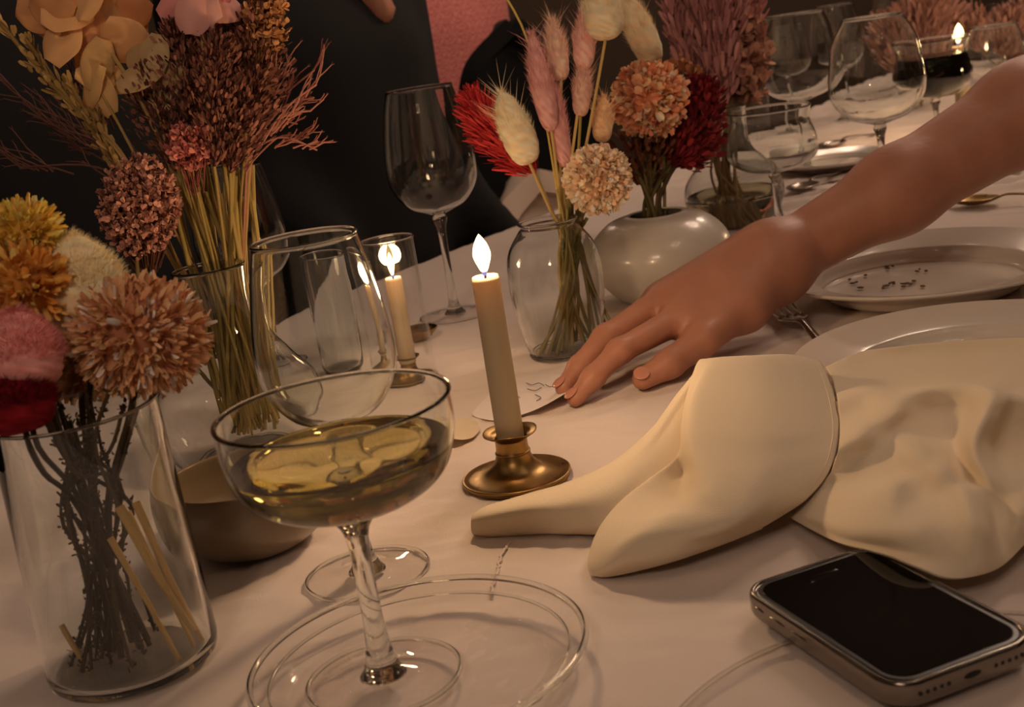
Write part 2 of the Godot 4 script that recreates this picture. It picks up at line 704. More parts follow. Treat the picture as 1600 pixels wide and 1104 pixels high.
func foot_and_stem(o: Node3D, rf: float, y1: float, thick: float, bulge := 0.0) -> void:
	var b := MB.new()
	b.lathe(prof([[rf, 0.0012], [rf * 0.8, 0.0018], [rf * 0.5, 0.0032], [rf * 0.25, 0.006]], 12), 64)
	part(o, "foot", b, M.vase_glass)
	ring(o, rf, 0.0011, 0.0012, "foot_rim")
	b = MB.new()
	b.lathe(prof([[0.0, 0.0015], [rf * 0.30, 0.002], [rf * 0.24, 0.006], [thick * 1.35, 0.013], [thick, 0.028], [thick * 0.95, y1 * 0.55], [thick * 1.1, y1 * 0.85], [thick * 1.9, y1 - 0.003], [thick * 1.2, y1 + 0.001], [0.0, y1 + 0.0015]], 40), 32)
	part(o, "stem", b, M.clear_glass)

func walls(b: MB, p: Array, thick: float, n: int) -> void:   # outer and inner face of a blown wall
	b.lathe(p, n)
	var q := []
	for k in p.size():
		q.append([maxf(p[k][0] - thick, 0.0), p[k][1] + thick * (1.0 - float(k) / (p.size() - 1))])
	b.lathe(q, n)

func solid_walls(b: MB, p: Array, thick: float, n: int) -> void:   # one closed shell of glass, for thick-walled vases
	var q := p.duplicate()
	for k in range(p.size() - 1, -1, -1):
		q.append([maxf(p[k][0] - thick, 0.0), p[k][1] + thick * 1.6 * (1.0 - float(k) / (p.size() - 1))])
	b.lathe(q, n)

func wine_glass(base: Vector3, h: float, rr: float, rb: float, rf: float, label: String, group := "", wine := 0.0) -> Node3D:
	var o := thing("wine_glass", label, "glass", base, group)
	foot_and_stem(o, rf, h * 0.45, 0.0038)
	var shape := [[0.004, 0.452], [0.30, 0.470], [0.66, 0.505], [0.93, 0.58], [1.0, 0.66], [0.965, 0.76], [0.86, 0.89], [rr / rb, 1.0]]
	var pr := []
	for q in shape:
		pr.append([q[0] * rb, q[1] * h])
	pr[0][0] = 0.003
	var b := MB.new()
	solid_walls(b, prof(pr, 40), 0.0010, 72)
	part(o, "bowl", b, M.clear_glass)
	ring(o, rr, 0.0008, h, "rim")
	if wine > 0.0:
		var full := prof(pr, 60)
		b = MB.new()
		var w := []
		for q in full:
			if q[1] < h * wine:
				w.append([maxf(q[0] - 0.0013, 0.0), q[1] + 0.0014])
		w.append([w[-1][0] - 0.001, w[-1][1] + 0.0002])
		w.append([0.0, w[-1][1]])
		b.lathe(w, 64)
		part(o, "red_wine", b, M.red_wine)
	return o

func coupe(base: Vector3, h: float, rr: float, rf: float, label: String, group := "", wine := false) -> Node3D:
	var o := thing("coupe_glass", label, "glass", base, group)
	var y1 := h * 0.63
	foot_and_stem(o, rf, y1, 0.0045)
	var pr := [[0.003, y1 + 0.0006], [rr * 0.34, y1 + h * 0.012], [rr * 0.68, y1 + h * 0.055], [rr * 0.90, y1 + h * 0.13], [rr * 1.0, y1 + h * 0.25], [rr * 1.0, h]]
	var full := prof(pr, 48)
	var b := MB.new()
	solid_walls(b, full, 0.0011, 96)
	part(o, "bowl", b, M.clear_glass)
	ring(o, rr, 0.0010, h, "rim", 96)
	if wine:
		var w := []
		for q in full:
			if q[1] < y1 + h * 0.215:
				w.append([maxf(q[0] - 0.0007, 0.0), q[1] + 0.0008])
		w.append([w[-1][0] - 0.0008, w[-1][1] - 0.0002])
		w.append([w[-1][0] - 0.003, w[-1][1] - 0.0003])
		w.append([0.0, w[-1][1]])
		b = MB.new()
		b.lathe(w, 96)
		part(o, "wine", b, M.white_wine)
	return o

func glass_plate(base: Vector3, r: float, label: String) -> Node3D:
	var o := thing("glass_plate", label, "plate", base)
	var b := MB.new()
	b.lathe(prof([[0.0, 0.002], [r * 0.70, 0.002], [r * 0.80, 0.004], [r * 0.97, 0.011], [r, 0.012]], 30), 96)
	part(o, "plate_body", b, M.vase_glass)
	ring(o, r, 0.0016, 0.012, "plate_rim", 120)
	ring(o, r * 0.90, 0.0008, 0.0075, "inner_ring", 120)
	return o

func china_plate(base: Vector3, r: float, rise: float, label: String, called := "china_plate") -> Node3D:
	var o := thing(called, label, "plate", base)
	var b := MB.new()
	b.lathe(prof([[0.0, 0.004], [r * 0.58, 0.004], [r * 0.66, 0.007], [r * 0.70, rise * 0.6], [r * 0.74, rise * 0.72], [r * 0.97, rise * 0.98], [r, rise], [r * 1.003, rise - 0.002], [r * 0.96, rise - 0.0045], [r * 0.72, rise * 0.45], [r * 0.62, 0.0015], [r * 0.5, 0.0], [r * 0.45, 0.002], [0.0, 0.002]], 90), 96)
	part(o, "plate_body", b, M.white_china)
	return o

func candle(base: Vector3, foot: float, top: float, r: float, bright: float, label: String, slim := 1.0) -> Node3D:
	var o := thing("taper_candle", label, "candle", Vector3(base.x, base.y + foot, base.z))
	var h := top - foot
	var b := MB.new()
	b.lathe([[0.0, 0.0], [r * 1.03, 0.0], [r * 1.03, h * 0.3], [r, h * 0.8], [r, h - 0.002], [r * 0.93, h + 0.0004], [r * 0.82, h - 0.0006], [r * 0.5, h - 0.0022], [0.0, h - 0.0028]], 40)
	part(o, "wax", b, M.candle_wax)
	b = MB.new()
	b.lathe([[0.0, 0.001], [r * 0.88, 0.001], [r * 0.88, h - 0.022], [0.0, h - 0.021]], 32)  # unseen opaque core, keeps the flame glow near the top
	part(o, "opaque_core", b, M.opaque_core)
	b = MB.new()
	b.tube([Vector3(0, h - 0.003, 0), Vector3(0.0003, h + 0.003, 0), Vector3(0.0012, h + 0.0065, 0.0004)], [0.0009, 0.0008, 0.0006], 8)
	part(o, "wick", b, M.burnt_wick)
	var f := 0.9 * r / 0.0082
	b = MB.new()
	b.lathe(prof([[0.0, 0.0045], [0.0020, 0.0050], [0.0036, 0.0085], [0.0056, 0.0145], [0.0057, 0.0190], [0.0042, 0.0245], [0.0018, 0.0290], [0.0, 0.0315]], 40), 32)
	for k in b.v.size():
		b.v[k] = Vector3(b.v[k].x * slim, b.v[k].y * 0.93, b.v[k].z * slim) * f + Vector3(0, h - 0.0008, 0)
	part(o, "flame", b, M.flame_glow)
	b = MB.new()
	b.lathe(prof([[0.0, 0.0020], [0.0014, 0.0022], [0.0018, 0.0035], [0.0017, 0.0045], [0.0, 0.0050]], 12), 20)
	for k in b.v.size():
		b.v[k] = b.v[k] * f + Vector3(0, h - 0.001, 0)
	part(o, "flame_base", b, M.flame_blue)
	omni(Vector3(base.x, base.y + top + 0.016 * f, base.z), bright, CANDLE_COLOR, 0.006)
	return o

func brass_holder(base: Vector3, s: float, label: String) -> Node3D:
	var o := thing("candle_holder", label, "candle holder", base)
	var b := MB.new()
	b.lathe(prof([[0.0, 0.0005], [0.030, 0.0005], [0.0328, 0.0016], [0.0335, 0.0034], [0.0322, 0.0040], [0.0285, 0.0036], [0.0225, 0.0046], [0.0165, 0.0075], [0.0122, 0.0125], [0.0103, 0.0175], [0.0104, 0.0178]], 50), 64)
	for k in b.v.size(): b.v[k] *= s
	part(o, "base", b, M.aged_brass)
	b = MB.new()
	b.lathe(prof([[0.0100, 0.0172], [0.0108, 0.0178], [0.0108, 0.0186], [0.0101, 0.0195], [0.0099, 0.0245], [0.0105, 0.0270], [0.0150, 0.0300], [0.0166, 0.0310], [0.0160, 0.0314], [0.0130, 0.0298], [0.0096, 0.0272], [0.0088, 0.0240], [0.0, 0.0235]], 60), 64)
	for k in b.v.size():
		var p := b.v[k] * s
		if p.y > 0.029 * s:
			p.y += 0.0006 * s * cos(3.0 * atan2(p.z, p.x) + 1.2)
		b.v[k] = p
	part(o, "socket", b, M.aged_brass)
	return o

func cylinder_glass(called: String, base: Vector3, h: float, r0: float, r1: float, label: String, mat: Material, category := "glass") -> Node3D:
	var o := thing(called, label, category, base)
	var b := MB.new()
	var wall := [[0.0, 0.001], [r0 * 0.9, 0.001], [r0 * 0.985, 0.003], [r0, 0.008], [lerpf(r0, r1, 0.5), h * 0.5], [r1, h]]
	if mat == M.clear_glass:
		solid_walls(b, wall, 0.0026, 72)
	else:
		walls(b, wall, 0.0016, 72)
	part(o, "glass_body", b, mat)
	ring(o, r1, 0.0009, h, "rim")
	return o

func bulb_vase(base: Vector3, s: float, label: String, water := 0.0) -> Node3D:
	var o := thing("glass_vase", label, "vase", base)
	var pr := [[0.0, 0.0012], [0.030, 0.0012], [0.046, 0.008], [0.058, 0.030], [0.056, 0.052], [0.040, 0.074], [0.026, 0.092], [0.0225, 0.115], [0.024, 0.140]]
	var full := prof(pr, 60)
	for q in full:
		q[0] *= s
		q[1] *= s
	var b := MB.new()
	solid_walls(b, full, 0.0018, 72)
	part(o, "glass_body", b, M.clear_glass)
	ring(o, 0.024 * s, 0.0009, 0.140 * s, "rim")
	ring(o, 0.034 * s, 0.0020, 0.0022, "foot_ring")
	if water > 0.0:
		b = MB.new()
		var w := []
		for q in full:
			if q[1] < water:
				w.append([maxf(q[0] - 0.0015, 0.0), q[1] + 0.001])
		w.append([0.0, w[-1][1]])
		b.lathe(w, 64)
		part(o, "water", b, M.vase_water)
	return o

func build_tableware() -> void:
	# the candle in front, in its brass holder
	var c := px(808, 748)
	brass_holder(c, 1.0, "round aged brass candle holder carrying the tall lit candle, left of the napkin")
	candle(c, 0.0238, hgt(c, 432), 0.0082, 0.046, "tall ivory taper candle burning in front of the clear round vase")
	# the glass plate with the coupe of white wine
	var p := px(660, 1056)
	glass_plate(p, 0.0735, "small clear glass plate under the coupe of white wine")
	var f := px(601, 1060, 0.004)
	coupe(f, hgt(f, 634), 0.0485, 0.0335, "coupe glass half full of white wine on the small glass plate", "", true)
	# empty wine glasses
	var g := px(575, 897)
	wine_glass(g, hgt(g, 372), 0.0262, 0.0355, 0.0325, "empty wine glass directly behind the coupe of white wine")
	g = px(712, 492)
	wine_glass(g, hgt(g, 138), 0.0315, 0.0435, 0.0345, "tall empty wine glass standing alone before the guest in black")
	g = px(418, 580)
	wine_glass(g, hgt(g, 262), 0.030, 0.040, 0.034, "empty wine glass half hidden behind the straw stems and grasses")
	g = px(1250, 320)
	wine_glass(px(1262, 268), hgt(px(1262, 268), 22), 0.040, 0.057, 0.040, "empty wine goblet beside the tall pink grasses, beyond the reaching arm")
	g = px(1385, 330)
	wine_glass(g, hgt(g, 26), 0.0315, 0.052, 0.040, "large empty wine glass between goblet and red wine, above the reaching arm")
	g = px(1466, 232)
	wine_glass(g, hgt(g, 62), 0.052, 0.054, 0.038, "broad glass of dark red wine in front of the distant lit candle", "", 0.86)
	g = px(1218, 352)
	wine_glass(g, hgt(g, 170), 0.046, 0.051, 0.034, "low empty glass with a broad bowl right of the water-filled bulb vase")
	g = px(1318, 190)
	wine_glass(g, hgt(g, 8), 0.034, 0.046, 0.036, "small distant wine glass seen between the two larger empty ones")
	g = px(1405, 158)
	wine_glass(g, hgt(g, -10), 0.034, 0.048, 0.036, "distant empty wine glass behind the glass of red wine, left of the far candle")
	g = px(1560, 196)
	wine_glass(g, hgt(g, 40), 0.034, 0.046, 0.036, "distant empty wine glass right of the far candle, above the forearm")
	g = px(1238, 205)
	wine_glass(g, hgt(g, 40), 0.034, 0.046, 0.036, "distant empty wine glass seen through the goblet beside the tall pink grasses")
	# left: vases and tumblers
	var va := px(212, 1035)
	cylinder_glass("glass_vase", va, hgt(va, 640), 0.0405, 0.0375, "tall straight clear glass vase in the near left corner", M.clear_glass, "vase")
	var pot := px(405, 852)
	var o := thing("pottery_bowl", "low rounded taupe pottery bowl behind the coupe of white wine", "bowl", pot)
	var b := MB.new()
	b.lathe(prof([[0.0, 0.001], [0.022, 0.001], [0.034, 0.006], [0.046, 0.018], [0.0490, 0.032], [0.0470, 0.0445], [0.0455, 0.0455], [0.0445, 0.0440], [0.0460, 0.032], [0.042, 0.018], [0.030, 0.009], [0.0, 0.007]], 60), 80)
	part(o, "bowl_body", b, M.taupe_pottery)
	bulb_vase(px(390, 722), 1.0, "round-bellied clear glass vase holding the bundle of straw stems")
	var t := px(546, 592)
	cylinder_glass("tumbler", t, hgt(t, 395), 0.021, 0.0235, "slim straight empty glass left of the candle in its glass chimney", M.clear_glass)
	t = px(642, 592)
	brass_holder(t, 0.62, "small brass candle holder inside the slim glass chimney")
	candle(t, 0.0146, hgt(t, 434), 0.0068, 0.012, "short candle burning inside the slim glass chimney", 0.6)
	o = thing("glass_chimney", "slim clear glass chimney around the short burning candle", "glass", Vector3(t.x, t.y, t.z))
	b = MB.new()
	walls(b, [[0.0222, 0.0012], [0.0218, 0.05], [0.0212, hgt(t, 374)]], 0.0012, 64)
	part(o, "glass_body", b, M.thin_glass)
	ring(o, 0.0212, 0.0009, hgt(t, 374), "rim")
	ring(o, 0.0222, 0.0011, 0.0012, "foot_rim")
	o = thing("brass_dish", "tiny shallow brass dish right of the glass chimney", "dish", px(655, 531))
	b = MB.new()
	b.lathe(prof([[0.0, 0.001], [0.009, 0.001], [0.015, 0.006], [0.0185, 0.010], [0.0178, 0.0108], [0.014, 0.0075], [0.0, 0.0035]], 30), 40)
	part(o, "dish_body", b, M.aged_brass)
	# vases in the middle
	var cv := px(885, 552)
	o = thing("glass_vase", "clear rounded glass vase with bunny tails, behind the tall burning candle", "vase", cv)
	b = MB.new()
	var hv := hgt(cv, 345)
	solid_walls(b, prof([[0.0, 0.0015], [0.024, 0.0015], [0.030, 0.006], [0.035, hv * 0.25], [0.0385, hv * 0.55], [0.036, hv * 0.78], [0.026, hv * 0.93], [0.022, hv * 0.97], [0.0235, hv]], 50), 0.0018, 72)
	part(o, "glass_body", b, M.clear_glass)
	ring(o, 0.0235, 0.0010, hv, "rim")
	ring(o, 0.0275, 0.0026, 0.0035, "foot_ring")
	var wv := px(1040, 462)
	o = thing("pottery_vase", "pale round pottery vase behind the reaching hand", "vase", wv)
	b = MB.new()
	var hw := hgt(wv, 332)
	b.lathe(prof([[0.0, 0.001], [0.034, 0.001], [0.050, 0.010], [0.066, hw * 0.45], [0.062, hw * 0.72], [0.046, hw * 0.92], [0.030, hw * 0.985], [0.027, hw], [0.0245, hw * 0.985], [0.040, hw * 0.90], [0.058, hw * 0.7], [0.062, hw * 0.45], [0.046, 0.014], [0.0, 0.006]], 70), 80)
	part(o, "vase_body", b, M.pale_pottery)
	bulb_vase(px(1152, 350), 0.98, "water-filled bulb vase of tall pink grasses, behind the pale pottery vase", 0.036)
	# plates on the right
	china_plate(px(1442, 452), 0.126, 0.026, "off-white china plate with crumbs, just below the reaching forearm")
	china_plate(px(1545, 600), 0.122, 0.024, "china plate half covered by the crumpled cream napkin", "dinner_plate")
	b = MB.new()
	for k in 26:
		var q := px(rng.randf_range(1325, 1450), rng.randf_range(415, 450), 0.0058)
		b.ball(q, Vector3(rng.randf_range(0.001, 0.004), 0.0009, rng.randf_range(0.001, 0.003)), 6, 4, Basis(Vector3.UP, rng.randf() * TAU))
	tag(mi("crumbs", b.mesh(), M.crumb_brown), "brown crumbs left on the china plate below the forearm", "crumbs", "", "stuff")
	china_plate(px(1560, 235), 0.12, 0.022, "distant china plate right of the glass of red wine", "side_plate")
	# cutlery
	fork(px(1215, 487), px(1300, 562))
	spoon(px(1522, 322), px(1690, 314), M.aged_brass, "brass spoon lying beyond the plate with crumbs, under the forearm")
	card()
	phone()
	glass_plate_right()
	# far candle
	var fc := px(1508, 215)
	candle(fc, 0.012, hgt(fc, 72), 0.0105, 0.05, "distant thick candle burning behind the glass of red wine")
	o = thing("candle_dish", "small brass dish under the distant thick candle", "dish", fc)
	b = MB.new()
	b.lathe(prof([[0.0, 0.0005], [0.03, 0.0005], [0.036, 0.006], [0.0345, 0.0065], [0.028, 0.004], [0.014, 0.0045], [0.0125, 0.0118], [0.0, 0.0118]], 40), 40)
	part(o, "dish_body", b, M.aged_brass)
	far_end()

func shell_petal() -> void:
	var rows := []
	for q in [[0.006, 0.0105, 0.3], [0.003, 0.0065, 0.8], [0.0012, 0.0035, 1.0], [0.0010, 0.0025, 0.9], [0.0014, 0.0030, 0.35]]:
		var r := []
		var t: float = rows.size() / 4.0
		for j in 5:
			var e := (j - 2) / 2.0
			var w: float = 16.0 * q[2]
			r.append(px(lerpf(694, 748, t) + e * w * 0.45, lerpf(676, 664, t) + e * w, lerpf(q[0], q[1], absf(e))))
		rows.append(r)
	var o := thing("fallen_petal", "fallen pale papery petal left of the candle holder, behind the coupe", "petal", px(720, 672))
	var b := MB.new()
	sheet(b, patch(rows, 20, 14), 20, 14, 0.0005)
	part(o, "petal_blade", b, M.napkin_linen, true)

func far_end() -> void:
	shell_petal()
	for q in [[1720, 150, "unseen candle on the far table, placed for sparkle on the glasses, right of the seat of the reaching person"], [1800, 60, "unseen last candle, placed for sparkle on the glasses, at the far right end of the table"]]:
		var c := px(q[0], q[1] + 60)
		candle(c, 0.002, 0.11, 0.0105, 0.05, q[2])  # out of view, placed for sparkle on the far glasses
	for q in [[1330, 130, -20, 0.03], [1560, 105, -40, 0.036], [1180, 190, 70, 0.036], [1420, 120, 10, 0.03]]:
		var g := px(q[0], q[1])
		cylinder_glass("water_tumbler", g, minf(hgt(g, q[2]), 0.14), q[3] * 0.85, q[3], ["far clear tumbler between the two tall empty wine glasses", "far clear tumbler above the wrist end of the forearm, near the far flowers", "far clear tumbler behind the tall pink grasses", "far clear tumbler left of the distant candle"][used.get("water_tumbler", 0)], M.thin_glass)
	china_plate(px(1300, 262), 0.085, 0.016, "far small china plate behind the empty goblets", "side_plate")
	spoon(px(1300, 232), px(1395, 205), M.steel, "steel spoon lying under the large empty wine glass")
	spoon(px(1255, 300), px(1330, 262), M.steel, "steel spoon lying between the goblets above the forearm")

func fork(tip: Vector3, neck: Vector3) -> void:
	var o := thing("fork", "steel fork with its tines pointing at the reaching wrist", "fork", Vector3(neck.x, T, neck.z))
	var d := (neck - tip)
	d.y = 0
	var l := d.length()
	d = d.normalized()
	var side := d.cross(Vector3.UP).normalized()
	var at := func(a: float, s: float, h: float) -> Vector3: return Vector3(tip.x, T, tip.z) + d * a + side * s + Vector3(0, h, 0)
	for k in 4:
		var s := (k - 1.5) * 0.0062
		var b := MB.new()
		b.tube(spline([at.call(0, s, 0.012), at.call(0.015, s, 0.0085), at.call(0.032, s, 0.006), at.call(0.050, s, 0.0075)], 14), spline_f([0.0007, 0.0015, 0.0017, 0.0018], 14), 8)
		part(o, "tine", b, M.steel, true)
	var b := MB.new()
	var pts := []
	var w := [[0.047, 0.0115, 0.0068], [0.058, 0.0118, 0.0085], [0.07, 0.008, 0.0105], [0.082, 0.0034, 0.0115], [0.10, 0.0028, 0.010], [0.15, 0.004, 0.0045], [0.19, 0.0065, 0.0025], [0.20, 0.004, 0.0022]]
	for q in w:
		var r := []
		for j in 5:
			var t := (j - 2) / 2.0
			r.append(at.call(q[0], -t * q[1], q[2] - 0.0012 * absf(t)))
		pts.append(r)
	sheet(b, patch(pts, 40, 9), 40, 9, 0.0018)
	part(o, "handle", b, M.steel, true)

func spline_f(a: Array, n: int) -> Array:
	return spline(a, n)

func spoon(bowl: Vector3, end: Vector3, mat: Material, label: String) -> void:
	var o := thing("spoon", label, "spoon", Vector3(bowl.x, T, bowl.z))
	var d := end - bowl
	d.y = 0
	d = d.normalized()
	var side := d.cross(Vector3.UP).normalized()
	var b := MB.new()
	var rows := []
	for k in 13:
		var t := -1.0 + k / 6.0
		var r := []
		for j in 9:
			var s := (j - 4) / 4.0
			var wv := sqrt(maxf(1.0 - t * t, 0.0)) * 0.0185 + 0.0008
			var rr := minf(sqrt(t * t + s * s * (1.0 - t * t)), 1.0)
			r.append(Vector3(bowl.x, T + 0.0022 + 0.007 * rr * rr, bowl.z) + d * t * 0.028 - side * s * wv)
		rows.append(r)
	sheet(b, patch(rows, 26, 17), 26, 17, 0.0014)
	part(o, "spoon_bowl", b, mat, true)
	b = MB.new()
	rows = []
	for q in [[0.026, 0.002, 0.0088], [0.036, 0.0026, 0.0115], [0.06, 0.0025, 0.010], [0.10, 0.0036, 0.005], [0.135, 0.006, 0.003], [0.145, 0.003, 0.0028]]:
		var r := []
		for j in 5:
			r.append(Vector3(bowl.x, T + q[2], bowl.z) + d * q[0] - side * (j - 2) / 2.0 * q[1])
		rows.append(r)
	sheet(b, patch(rows, 30, 7), 30, 7, 0.0018)
	part(o, "handle", b, mat, true)

func card() -> void:
	var o := thing("paper_card", "small white handwritten paper card pinned under the reaching fingertips", "card", px(800, 622))
	var rows := [
		[px(768, 612, 0.001), px(800, 594, 0.0008), px(850, 583, 0.0008), px(920, 590, 0.0012)],
		[px(750, 630, 0.001), px(795, 620, 0.0008), px(848, 606, 0.0014), px(905, 604, 0.004)],
		[px(738, 645, 0.001), px(785, 642, 0.001), px(842, 628, 0.0025), px(892, 610, 0.008)],
		[px(744, 652, 0.001), px(780, 656, 0.001), px(836, 640, 0.004), px(889, 611, 0.011)],
	]
	var b := MB.new()
	sheet(b, patch(rows, 20, 24), 20, 24, 0.0004)
	part(o, "paper_sheet", b, M.paper, true)
	b = MB.new()
	for q in [[[822, 598], [832, 601], [842, 598], [850, 602]], [[824, 607], [836, 610], [846, 605]], [[836, 616], [845, 621], [838, 626]], [[852, 600], [860, 604], [868, 601]], [[800, 622], [806, 618], [812, 621]]]:
		var line := []
		for s in q:
			line.append(px(s[0], s[1], 0.0026 + 0.0024 * clampf((s[0] - 830) / 40.0, 0.0, 1.0)))
		b.tube(spline(line, 12), [0.00028], 5)
	part(o, "handwriting", b, M.ink, true)

func rounded(w: float, l: float, rc: float, layers: Array, b: MB, n := 8) -> void:   # layers of [inset, y], rising
	var first := b.v.size()
	var m := 0
	for q in layers:
		m = 0
		for k in 4:
			var sx := 1.0 if k == 0 or k == 3 else -1.0
			var sz := 1.0 if k < 2 else -1.0
			for j in n + 1:
				var t := (k + float(j) / n) * PI / 2.0
				var r: float = maxf(rc - q[0], 0.0004)
				b.p(Vector3(sx * (w / 2.0 - rc) + cos(t) * r, q[1], sz * (l / 2.0 - rc) + sin(t) * r))
				m += 1
	b.rings(first, m, layers.size())
	var lo := b.p(Vector3(0, layers[0][1], 0))
	var up := b.p(Vector3(0, layers[-1][1], 0))
	var last := first + (layers.size() - 1) * m
	for s in m:
		b.tri(lo, first + (s + 1) % m, first + s)
		b.tri(up, last + s, last + (s + 1) % m)

func phone() -> void:
	var h := 0.0075
	var q := [px(1160, 908, h + 0.010), px(1346, 837, h + 0.010), px(1645, 982, h + 0.010), px(1386, 1064, h + 0.010)]
	var mid: Vector3 = (q[0] + q[1] + q[2] + q[3]) / 4.0
	var l: float = ((q[3] - q[0]).length() + (q[2] - q[1]).length()) / 2.0
	var w: float = ((q[1] - q[0]).length() + (q[2] - q[3]).length()) / 2.0
	print("phone ", w, " ", l)
	var o := thing("phone", "black phone in a clear case lying face up beside the napkin", "phone", Vector3(mid.x, T + 0.0035, mid.z))
	var d: Vector3 = ((q[0] + q[1]) - (q[2] + q[3])).normalized()   # towards the top of the phone
	o.rotation.y = atan2(-d.x, -d.z)                                 # -z of the phone points that way
	var b := MB.new()
	rounded(w, l, 0.0135, [[0.0026, 0.0], [0.0008, 0.0008], [0.0, 0.0026], [0.0, 0.0092], [0.0006, 0.0106], [0.0016, 0.0110], [0.0026, 0.0106], [0.0028, 0.0094]], b)
	part(o, "phone_case", b, M.phone_frame)
	b = MB.new()
	rounded(w - 0.0052, l - 0.0052, 0.0115, [[0.0, 0.0090], [0.0, 0.0098], [0.0008, 0.0104], [0.0014, 0.0105]], b)
	part(o, "bezel", b, M.black_bezel)
	b = MB.new()
	rounded(w - 0.0105, l - 0.0105, 0.0095, [[0.0, 0.0104], [0.0, 0.01065], [0.0003, 0.0107]], b)
	var s := part(o, "screen", b, M.black_screen)
	b = MB.new()
	rounded(0.019, 0.0056, 0.0027, [[0.0, 0.0105], [0.0004, 0.01075]], b)
	for k in b.v.size():
		b.v[k].z -= l / 2.0 - 0.0145
	part(s, "front_camera", b, M.black_screen)
	var ports := [[0.0, 0.0042, 0.0014]]
	for k in 5:
		ports.append([0.011 + k * 0.0032, 0.0009, 0.0009])
		ports.append([-0.011 - k * 0.0032, 0.0009, 0.0009])
	for t in ports:
		b = MB.new()
		b.ball(Vector3(t[0], 0.0058, l / 2.0), Vector3(t[1], t[2], 0.0004), 14, 8)
		part(o, "charging_port" if t[1] > 0.002 else "speaker_hole", b, M.port_black)
	for t in [[-0.038, 0.004], [-0.024, 0.0062], [-0.008, 0.0062]]:
		b = MB.new()
		b.ball(Vector3(-w / 2.0, 0.0062, t[0]), Vector3(0.0006, 0.0010, t[1]), 14, 8)
		part(o, "side_button", b, M.phone_frame)

func glass_plate_right() -> void:
	var c := px(1545, 1215)
	var e := px(1245, 1004)
	var o := thing("serving_plate", "large clear glass plate edge under the near corner of the phone", "plate", c)
	var r := Vector2(e.x - c.x, e.z - c.z).length()
	var b := MB.new()
	b.lathe([[0.0, 0.0010], [r * 0.96, 0.0010], [r, 0.0022]], 120)
	part(o, "plate_body", b, M.vase_glass)
	ring(o, r, 0.0010, 0.0020, "plate_rim", 160)

# ---------------------------------------------------------------- the cream napkin
func ctrl(rows: Array) -> Array:
	var o := []
	for r in rows:
		var q := []
		for k in range(0, r.size(), 3):
			q.append(px(r[k], r[k + 1], r[k + 2]))
		o.append(q)
	return o

